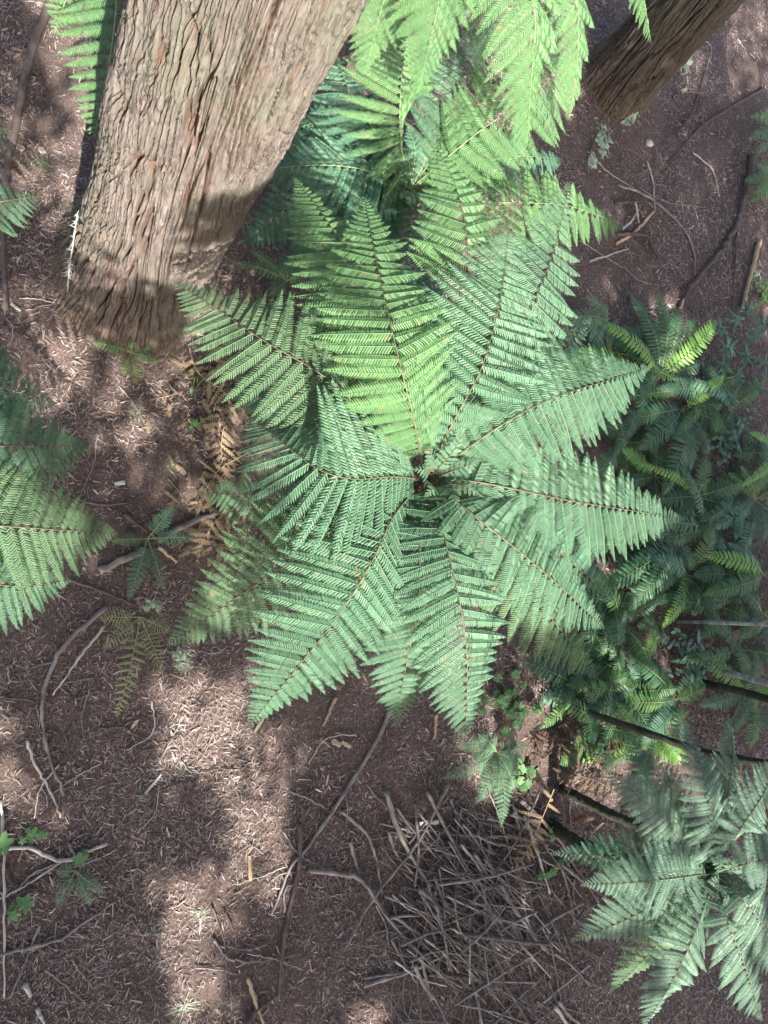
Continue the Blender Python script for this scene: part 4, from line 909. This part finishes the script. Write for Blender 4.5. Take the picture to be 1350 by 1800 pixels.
# the finest brush of the heap, a tangle nobody could count
mb = MB()
for k in range(520):
    cx, cy = (rng.normal(835, 85), rng.normal(1620, 110)) if k < 330 else (rng.uniform(680, 1060), rng.uniform(1400, 1850))
    a = rng.normal(1.0, .7); L = rng.uniform(40, 170); bd = rng.normal(0, .22) * L; dx, dy = math.cos(a) * L / 2, math.sin(a) * L / 2
    core = math.exp(-((cx - 825) / 110) ** 2 - ((cy - 1600) / 130) ** 2); u = .02 + core * rng.uniform(0, .3)
    P = catmull([G(cx - dx, cy - dy, u), G(cx - dy / L * bd, cy + dx / L * bd, u + rng.uniform(0, .05)), G(cx + dx, cy + dy, max(.02, u - .03))], 7)
    r = rng.uniform(.0022, .006); v, f = tube(P, np.linspace(r, r * .4, 7), 4); mb.add(v, f, int(rng.integers(0, 3)))
tag(link('twig_tangle', mb.mesh('twig_tangle', [MT['stick_mix'], MT['stick'], MT['stick_dark']])), 'tangle of fine grey twigs in and around the brush heap', None, None, 'stuff')

# thin twigs strewn over the litter
ZN = [('litter between the bright strips and the left edge', 20, 280, 1180, 1780), ('litter right of the bright strips', 500, 690, 1250, 1780), ('litter around the bright strips', 280, 500, 1250, 1790),
      ('bare ground right of the dark redwood', 1120, 1330, 40, 300), ('bare ground inside the long curved branch', 1050, 1290, 300, 520), ('litter left of the golden dead fronds', 120, 330, 660, 880), ('ground beside the long dark left branch', 10, 110, 60, 560)]
for k in range(90):
    zn, x0, x1, y0, y1 = ZN[rng.choice(7, p=[.3, .17, .17, .12, .09, .1, .05])]
    cx, cy, a, L = rng.uniform(x0, x1), rng.uniform(y0, y1), rng.uniform(0, 3.14), rng.uniform(28, 110)
    mt = ('stick_dark', 'stick', 'stick_pale', 'stick_mix')[rng.choice(4, p=[.38, .3, .12, .2])]
    tone = {'stick_mix': 'brownish', 'stick': 'grey', 'stick_dark': 'dark', 'stick_pale': 'pale'}[mt]; bend = rng.normal(0, .12)
    dx, dy = math.cos(a) * L / 2, math.sin(a) * L / 2
    stick(f"{'long' if L > 75 else 'short'} thin {tone} {'bowed' if abs(bend) > .09 else 'straight'} twig on the {zn}", [(cx - dx, cy - dy), (cx - dy * bend * 2, cy + dx * bend * 2), (cx + dx, cy + dy)], rng.uniform(.005, .0105), mt,
          'thin twigs strewn over the litter', name='fallen_twig', twigs=int(rng.integers(0, 2)))

# small wood chips, a white stone
CH = 'pale wood chips on the litter'
def chip(label, px, py, ln, wd, a, mat='chip', group=CH, h=.012):
    b = G(px, py, .03); n = 7; mb = MB(); V = []
    for j in range(n):
        u = j / (n - 1) - .5; ww = wd * .5 * (1 - .5 * abs(u) ** 2) * (1 + rng.normal(0, .15))
        for (yy, zz) in ((-ww, 0), (-ww * .7, h), (ww * .7, h), (ww, 0), (0, -h * .6)): V.append((u * ln + rng.normal(0, ln * .02), yy, zz + .01 * math.sin(u * 4)))
    f = grid_faces(n, 5, True); f = np.concatenate([f, [[0, 1, 2], [0, 2, 3], [0, 3, 4]], (n - 1) * 5 + np.array([[0, 2, 1], [0, 3, 2], [0, 4, 3]])])
    mb.add(np.array(V), f); o = link('wood_chip', mb.mesh('wood_chip', [MT[mat]], False), None, b); o.rotation_euler = (rng.normal(0, .12), rng.normal(0, .12), -a)
    return tag(o, label, 'wood chip', group)
chip('yellow squarish wood chip beside the long dark left branch', 36, 262, .09, .07, .4)
chip('yellow squarish wood chip next to the grass sprig', 74, 267, .08, .07, 1.2)
chip('pale torn bark piece below the long dark left branch end', 28, 542, .13, .035, .7, 'stick_pale')
chip('pale splinter left of the bright strip near the tree fern', 233, 1276, .16, .035, -1.0)
chip('white splinter beside the lower left frond tip', 455, 1272, .20, .04, -1.0)
chip('white splinter on the litter below the lower left frond', 590, 1305, .12, .06, .6)
chip('pale flat chip right of the tree fern tip', 607, 1308, .13, .05, .5)
chip('pale straight splinter near the top of the bright strip', 268, 1378, .24, .03, -.9, 'stick_pale')
chip('pale wood stake standing in the bright strip', 438, 1525, .26, .04, 1.5, 'stick_tan')
chip('white flake in the middle of the left litter', 210, 850, .11, .05, -.2, 'pale_stone')
chip('pale bark sliver in the upper right ground', 1200, 160, .16, .06, -.6)
chip('pale blue-grey flake at the top of the stick heap', 752, 1445, .3, .06, .05, 'pale_stone')
for k in range(48):
    px, py = (rng.uniform(0, 640), rng.uniform(1100, 1800)) if k < 30 else (rng.uniform(1050, 1340), rng.uniform(60, 540))
    zone = ('lower left litter' if px < 320 else 'litter by the bright strips' ) if k < 30 else ('bare ground beside the dark redwood' if py < 270 else 'bare ground by the long curved branch')
    chip(f"small {('yellowish', 'whitish', 'tan')[k % 3]} splinter lying on the {zone}", px, py, rng.uniform(.05, .16), rng.uniform(.007, .02), rng.uniform(0, 3.1), ('chip', 'stick_pale', 'stick_tan')[k % 3], 'small pale splinters on the litter', .006)
def stone(label, px, py, r):
    b = G(px, py, r * .35); n, m_ = 10, 14; V = []
    for i in range(n):
        ph = math.pi * (i + .001) / (n - 1 + .002)
        for j in range(m_):
            t = 2 * math.pi * j / m_; d = np.array([math.sin(ph) * math.cos(t), math.sin(ph) * math.sin(t), math.cos(ph)])
            rr = r * (1 + .22 * float(vnoise(d[0] * 1.6 + 5, d[1] * 1.6, d[2] * 1.6)) + .08 * float(vnoise(d[0] * 5, d[1] * 5, d[2] * 5)))
            V.append(d * rr * [1, .85, .65])
    mb = MB(); mb.add(np.array(V), grid_faces(n, m_, True)); tag(link('stone', mb.mesh('stone', [MT['pale_stone']]), None, b), label, 'stone')
stone('white stone on the bare brown ground of the upper right', 1140, 253, .075)

# pale lichen cushions on the ground
def lichen(label, px, py, rx, ry, rot=0.0):
    """crusty cushion: an irregular low mound"""
    b = G(px, py); nr, na = 22, 60; V = []
    sd = rng.uniform(0, 50)
    for i in range(nr):
        u = i / (nr - 1)
        for j in range(na):
            a = 2 * math.pi * j / na
            e = 1 + .22 * float(vnoise(math.cos(a) * 9 + sd, math.sin(a) * 9, 1.7)) + .38 * float(vnoise(math.cos(a) * 1.5 + sd, math.sin(a) * 1.5, 3.3)) + .22 * float(vnoise(math.cos(a) * 4 + sd, math.sin(a) * 4, 9.1))
            x, y = rx * u * e * math.cos(a), ry * u * e * math.sin(a)
            x, y = x * math.cos(rot) - y * math.sin(rot), x * math.sin(rot) + y * math.cos(rot)
            z = float(gz(b[0] + x, b[1] + y)) - b[2] + (.020 * (1 - u * u) + .030 * float(vnoise(x * 17 + sd, y * 17, 2.2)) * (1 - u ** 6) + .012 * float(vnoise(x * 45 + sd, y * 45, 5.2))) - .012 * u
            V.append((x, y, z))
    mb = MB(); mb.add(np.array(V), grid_faces(nr, na, True)); tag(link('lichen_patch', mb.mesh('lichen_patch', [MT['lichen']], False), None, b), label, 'lichen', 'pale lichen patches')
lichen('pale mint lichen patch between the bright fern and the dark redwood foot', 1062, 250, .20, .34, .2)
lichen('pale mint lichen patch below the one by the bright fern', 1042, 280, .14, .16)
lichen('pale mint lichen strip along the dark redwood foot', 1112, 200, .16, .34, -.6)
lichen('pale mint lichen patch right beside the dark redwood bark', 1150, 160, .14, .25, -.7)
lichen('pale mint lichen patch farthest along the dark redwood', 1203, 108, .22, .3, -.5)
lichen('pale mint lichen patch below the lower left frond tips', 322, 1165, .15, .17)
lichen('pale mint lichen patch under the thin yellowed fern', 268, 1062, .12, .13)
lichen('pale lichen patch by the yellow-green sprig at the right edge', 1328, 480, .2, .26)

# a lichen-hung dead twig leaning on the redwood foot
b = G(118, 545); mb = MB(); P = catmull([b, at(121, 480, .5), at(128, 430, .8), at(136, 375, 1.1)], 24)
v, f = tube(P - b, np.linspace(.012, .006, 24), 6, .1); mb.add(v, f, 0)
for k in range(60):
    j = rng.integers(7, 24) if k > 25 else rng.integers(8, 13); d = np.array([rng.normal(), rng.normal(), rng.normal() * .6]); d /= np.linalg.norm(d); L = rng.uniform(.03, .09)
    q = np.array([P[j], P[j] + d * L * .5 + [0, 0, -.01], P[j] + d * L + [0, 0, -.04]]) - b; v, f = tube(q, [.004, .003, .0015], 4); mb.add(v, f, 1)
tag(link('lichen_twig', mb.mesh('lichen_twig', [MT['stick_pale'], MT['lichen_strand']]), None, b), 'thin dead twig hung with white lichen leaning at the redwood foot', 'twig')

# ------------------------------------------------------------------ needle litter
def in_view(n):
    """random points over the part of the floor the photograph shows, with a margin"""
    out = []
    while len(out) < n:
        x = rng.uniform(-2.2, 13.5, n); y = rng.uniform(-7.0, 13.0, n)
        d = np.stack([x, y, np.full(n, -CAM_H)], 1) @ RC     # camera space
        u = F * d[:, 0] / -d[:, 2]; v_ = F * d[:, 1] / -d[:, 2]
        ok = (abs(u) < 760) & (abs(v_) < 990) & (d[:, 2] < -1) & (np.hypot(x - T1[0], y - T1[1]) > .68) & (np.hypot(x - T2[0], y - T2[1]) > .5)
        out += list(np.stack([x, y], 1)[ok])
    return np.array(out[:n])
def litter(name, n, lmin, lmax, wmin, wmax, mat, lift, tilt, label):
    P = in_view(int(n * 1.6)); nz_ = vnoise(P[:, 0] * 1.3 + 4, P[:, 1] * 1.3, 6.6) + .6 * vnoise(P[:, 0] * 4 + 9, P[:, 1] * 4, 2.6)
    P = P[rng.random(len(P)) < np.clip(.62 + .75 * nz_, .12, 1)][:n]; n = len(P); a = rng.uniform(0, 2 * math.pi, n); L = rng.uniform(lmin, lmax, n); W = rng.uniform(wmin, wmax, n)
    d = np.stack([np.cos(a), np.sin(a)], 1); s = np.stack([-d[:, 1], d[:, 0]], 1); bend = rng.normal(0, .05, n) * L
    z0 = gz(P[:, 0], P[:, 1]) + rng.uniform(.004, lift, n); tl = rng.normal(0, tilt, n); ro = rng.normal(0, .5, n); arch = rng.uniform(0, .09, n) * L
    V = np.zeros((n, 6, 3), np.float32)
    for k, (u, wd) in enumerate(((-.5, .5), (.05, 1), (.5, .12))):
        cxy = P + d * (u * L)[:, None] + s * (bend * (1 - 4 * u * u))[:, None]
        cz = z0 + u * L * tl + arch * (1 - 4 * u * u)
        for e, sg in enumerate((-1, 1)):
            V[:, 2 * k + e, :2] = cxy + s * (sg * wd * W * .5)[:, None]; V[:, 2 * k + e, 2] = cz + sg * wd * W * .5 * ro
    q = quads([(0, 2, 3, 1), (2, 4, 5, 3)])
    f = (q[None] + (np.arange(n) * 6)[:, None, None]).reshape(-1, 3)
    mb = MB(); mb.add(V.reshape(-1, 3), f)
    tag(link(name, mb.mesh(name, [MT[mat]], False)), label, None, None, 'stuff')
litter('needle_litter', 150000, .018, .066, .0045, .0115, 'litter', .026, .15, 'reddish-brown redwood needle litter covering the floor')
litter('spray_litter', 16000, .05, .13, .010, .020, 'litter', .03, .12, 'broken brown redwood sprays among the needle litter')
litter('fine_litter', 60000, .03, .11, .0025, .005, 'needle', .034, .12, 'fine pale needles and twig bits on the litter')

# ------------------------------------------------------------------ redwoods behind the viewpoint, whose crowns shade the scene
def sp(px, py, z):
    p = at(px, py, z); k = z / S_DIR.z; return np.array([p[0] - S_DIR.x * k, p[1] - S_DIR.y * k])
def poly_in(q, poly):
    x, y = q[:, 0], q[:, 1]; ins = np.zeros(len(q), bool); n = len(poly)
    for i in range(n):
        (x1, y1), (x2, y2) = poly[i], poly[(i + 1) % n]
        c = ((y1 > y) != (y2 > y)) & (x < (x2 - x1) * (y - y1) / (y2 - y1 + 1e-12) + x1); ins ^= c
    return ins
LIT = [  # gaps and thin places in the crowns, given by what their light falls on: (pixel x, pixel y, height), how open
 ([(-300,1900,0),(1500,1900,0),(1500,1050,0),(400,1050,0),(0,1000,0),(-300,1000,0)], .07),
 ([(-300,1000,0),(505,1000,0),(505,1900,0),(-300,1900,0)], .09),
 ([(255,1180,0),(460,1180,0),(526,1240,0),(526,1580,0),(490,1640,0),(400,1600,0),(375,1450,0),(350,1390,0),(255,1400,0)], 1.0),
 ([(265,1530,0),(370,1520,0),(430,1640,0),(420,1850,0),(300,1860,0),(262,1700,0)], 1.0),
 ([(-40,1340,0),(80,1330,0),(105,1400,0),(98,1500,0),(-40,1500,0)], .85),
 ([(95,590,0),(330,580,0),(490,640,0),(490,980,0),(330,980,0),(190,850,0)], .5),
 ([(-20,60,0),(110,60,0),(110,330,0),(60,560,0),(-20,560,0)], .4),
 # the lower half of the middle fern, half lit through thin foliage
 ([(420,720,3.2),(745,850,3.2),(1150,620,3.2),(1230,900,2.9),(1060,1180,3),(830,1340,3.3),(400,1310,3)], .95),
 ([(250,860,2.4),(700,860,3.0),(640,960,3),(260,1170,2)], .55),
 ([(950,1500,2.4),(1060,1250,2.4),(1450,1230,2.8),(1560,1900,2.5),(1000,1900,2.2)], 1.0), ([(-60,280,1.3),(90,280,1.3),(90,480,1.2),(-60,480,1.2)], .9),
 ([(250,480,2.9),(300,700,2.9),(420,800,3.0),(640,890,3.5),(770,900,3.3),(820,800,3.6),(860,680,3.6),(930,640,3.6),(1000,360,3),(900,150,2.5),(1200,-150,3),(0,-300,3),(0,100,2)], 1.0),
 ([(1050,590,3.2),(1170,610,3.2),(1160,710,3.2),(1080,800,3.2),(1030,720,3.3)], 1.0),
 ([(120,870,2.8),(240,890,2.8),(240,990,2.8),(110,1000,2.8)], .9), ([(-100,700,2.6),(180,760,2.6),(150,1110,2.5),(-100,1150,2.4)], .95),
 ([(1190,280,0),(1255,280,0),(1245,460,0),(1195,440,0)], .9),
 ([(1170,-60,0),(1400,-60,0),(1370,190,0),(1200,170,0)], .75),
 ([(1310,290,0),(1370,290,0),(1370,620,0),(1305,600,0)], .7),
 ([(1180,545,.5),(1300,530,.5),(1300,730,.5),(1140,730,.5)], .8),
 ([(690,1410,0),(750,1410,0),(765,1490,0),(695,1490,0)], .9),
 ([(900,1500,0),(960,1500,0),(960,1640,0),(900,1640,0)], .5),
]
polys = [(np.array([sp(*q) for q in p]), s) for p, s in LIT]
polys += [(np.array([(.0, 5.0), (1.0, 5.1), (1.15, 6.4), (2.3, 6.6), (2.3, 11), (.0, 11)]), 1.0), (np.array([(2.0, 4.35), (6.5, 4.6), (6.6, 8.5), (1.6, 8.5), (1.6, 5.6)]), .97), (np.array([(2.4, 8), (7.5, 8), (8.5, 15), (1, 15)]), .95), (np.array([(-.1, 4.3), (.8, 4.3), (1.0, 5.4), (-.1, 5.4)]), .8), (np.array([(-.5, 7.0), (.2, 7.0), (.2, 13), (-.5, 13)]), 1.0)]
gx, gy = np.meshgrid(np.arange(-7, 15, .21), np.arange(-9, 20, .21))
Q = np.stack([gx.ravel(), gy.ravel()], 1) + rng.normal(0, .055, (gx.size, 2))
open_ = np.zeros(len(Q))
for p, s in polys: open_ = np.maximum(open_, poly_in(Q, p) * s)
ground_gap = Q[:, 1] < 2.2 - .0 * Q[:, 0]      # twigs and sprays cross the smaller gaps
flick = np.clip(.95 + .65 * vnoise(Q[:, 0] * 2.3 + 5, Q[:, 1] * 1.2, 3.1) + .3 * vnoise(Q[:, 0] * 6, Q[:, 1] * 4, 8.3), .45, 1)
open_ = np.where(ground_gap, open_ * flick, open_)
open_[(Q[:, 0] > 1.12) & (Q[:, 0] < 1.85) & (Q[:, 1] > 5.9) & (Q[:, 1] < 6.7)] = .05  # unseen foliage added here to cast shade on the big trunk's right side
for k in range(70):     # pinholes
    c = np.array([rng.uniform(-1, 11), rng.uniform(-6, 10)]); rr = rng.uniform(.12, .3); open_ = np.where(np.hypot(*(Q - c).T) < rr, np.maximum(open_, .8), open_)
keep = open_ < .93
shade, thin = Q[keep], open_[keep]
trees = [(-5.5, -12.0), (-3.0, -19.0), (10.9, -11.0), (14.0, -15.0), (9.9, -21.0)]
zc = rng.uniform(10.5, 16, len(shade)); pos = np.stack([shade[:, 0] + S_DIR.x / S_DIR.z * zc, shade[:, 1] + S_DIR.y / S_DIR.z * zc, zc], 1)
near = np.argmin(np.stack([np.hypot(pos[:, 0] - x, pos[:, 1] - y) for x, y in trees]), 0)
for i, (x, y) in enumerate(trees):
    b = np.array([x, y, 0]); t = thing('redwood_tree', ('redwood behind the viewpoint that shades the left-edge fern', 'redwood behind the viewpoint that shades the open litter', 'redwood behind the viewpoint that shades the brush heap', 'redwood behind the viewpoint that shades the right undergrowth', 'farthest redwood behind the viewpoint, shading the lower edge')[i], 'tree', b, 'redwoods behind the viewpoint')
    zt = np.linspace(-.2, 31, 60); mb = MB(); v, f = tube(np.stack([.1 * np.sin(zt * .2), .1 * np.cos(zt * .17), zt], 1), np.interp(zt, [0, 1.5, 31], [.75, .5, .08]), 20, .05); mb.add(v, f)
    link('trunk', mb.mesh('trunk', [MT['bark_dark']]), t)
    P, TH_ = pos[near == i], thin[near == i]; mb = MB(); lb = MB()
    if not len(P): continue
    ks = rng.permutation(len(P))
    for p, op in zip(P, TH_):      # each cluster: flat sprays of foliage
        n = int(round(10 * -math.log(max(op, .07)) / 2.6 + rng.uniform(-.4, .4))); c = p + rng.normal(0, .11, (max(n, 1), 3)); n = len(c); a = rng.uniform(0, 6.28, n); L = rng.uniform(.12, .24, n); W = rng.uniform(.05, .085, n)
        d = np.stack([np.cos(a), np.sin(a), rng.normal(-.2, .3, n)], 1); s = np.stack([-np.sin(a), np.cos(a), rng.normal(0, .3, n)], 1)
        V = np.stack([c - d * L[:, None], c - s * W[:, None], c + d * L[:, None], c + s * W[:, None]], 1)
        mb.add((V - b).reshape(-1, 3), quads(np.arange(4 * n).reshape(n, 4)))
    for k in ks[::30]:
        p = P[k] - b; z0 = max(2, p[2] + .25 * math.hypot(p[0], p[1]) * .5); q = np.array([[0, 0, z0], p * .5 + [0, 0, (z0 - p[2]) * .6], p])
        q[1, 2] = (z0 + p[2]) / 2 + .2; v, f = tube(catmull(q, 8), np.linspace(.03, .006, 8), 5); lb.add(v, f)
    link('crown', mb.mesh('crown', [MT['canopy']], False), t)
    link('branch', lb.mesh('branch', [MT['bark_dark']]), t)
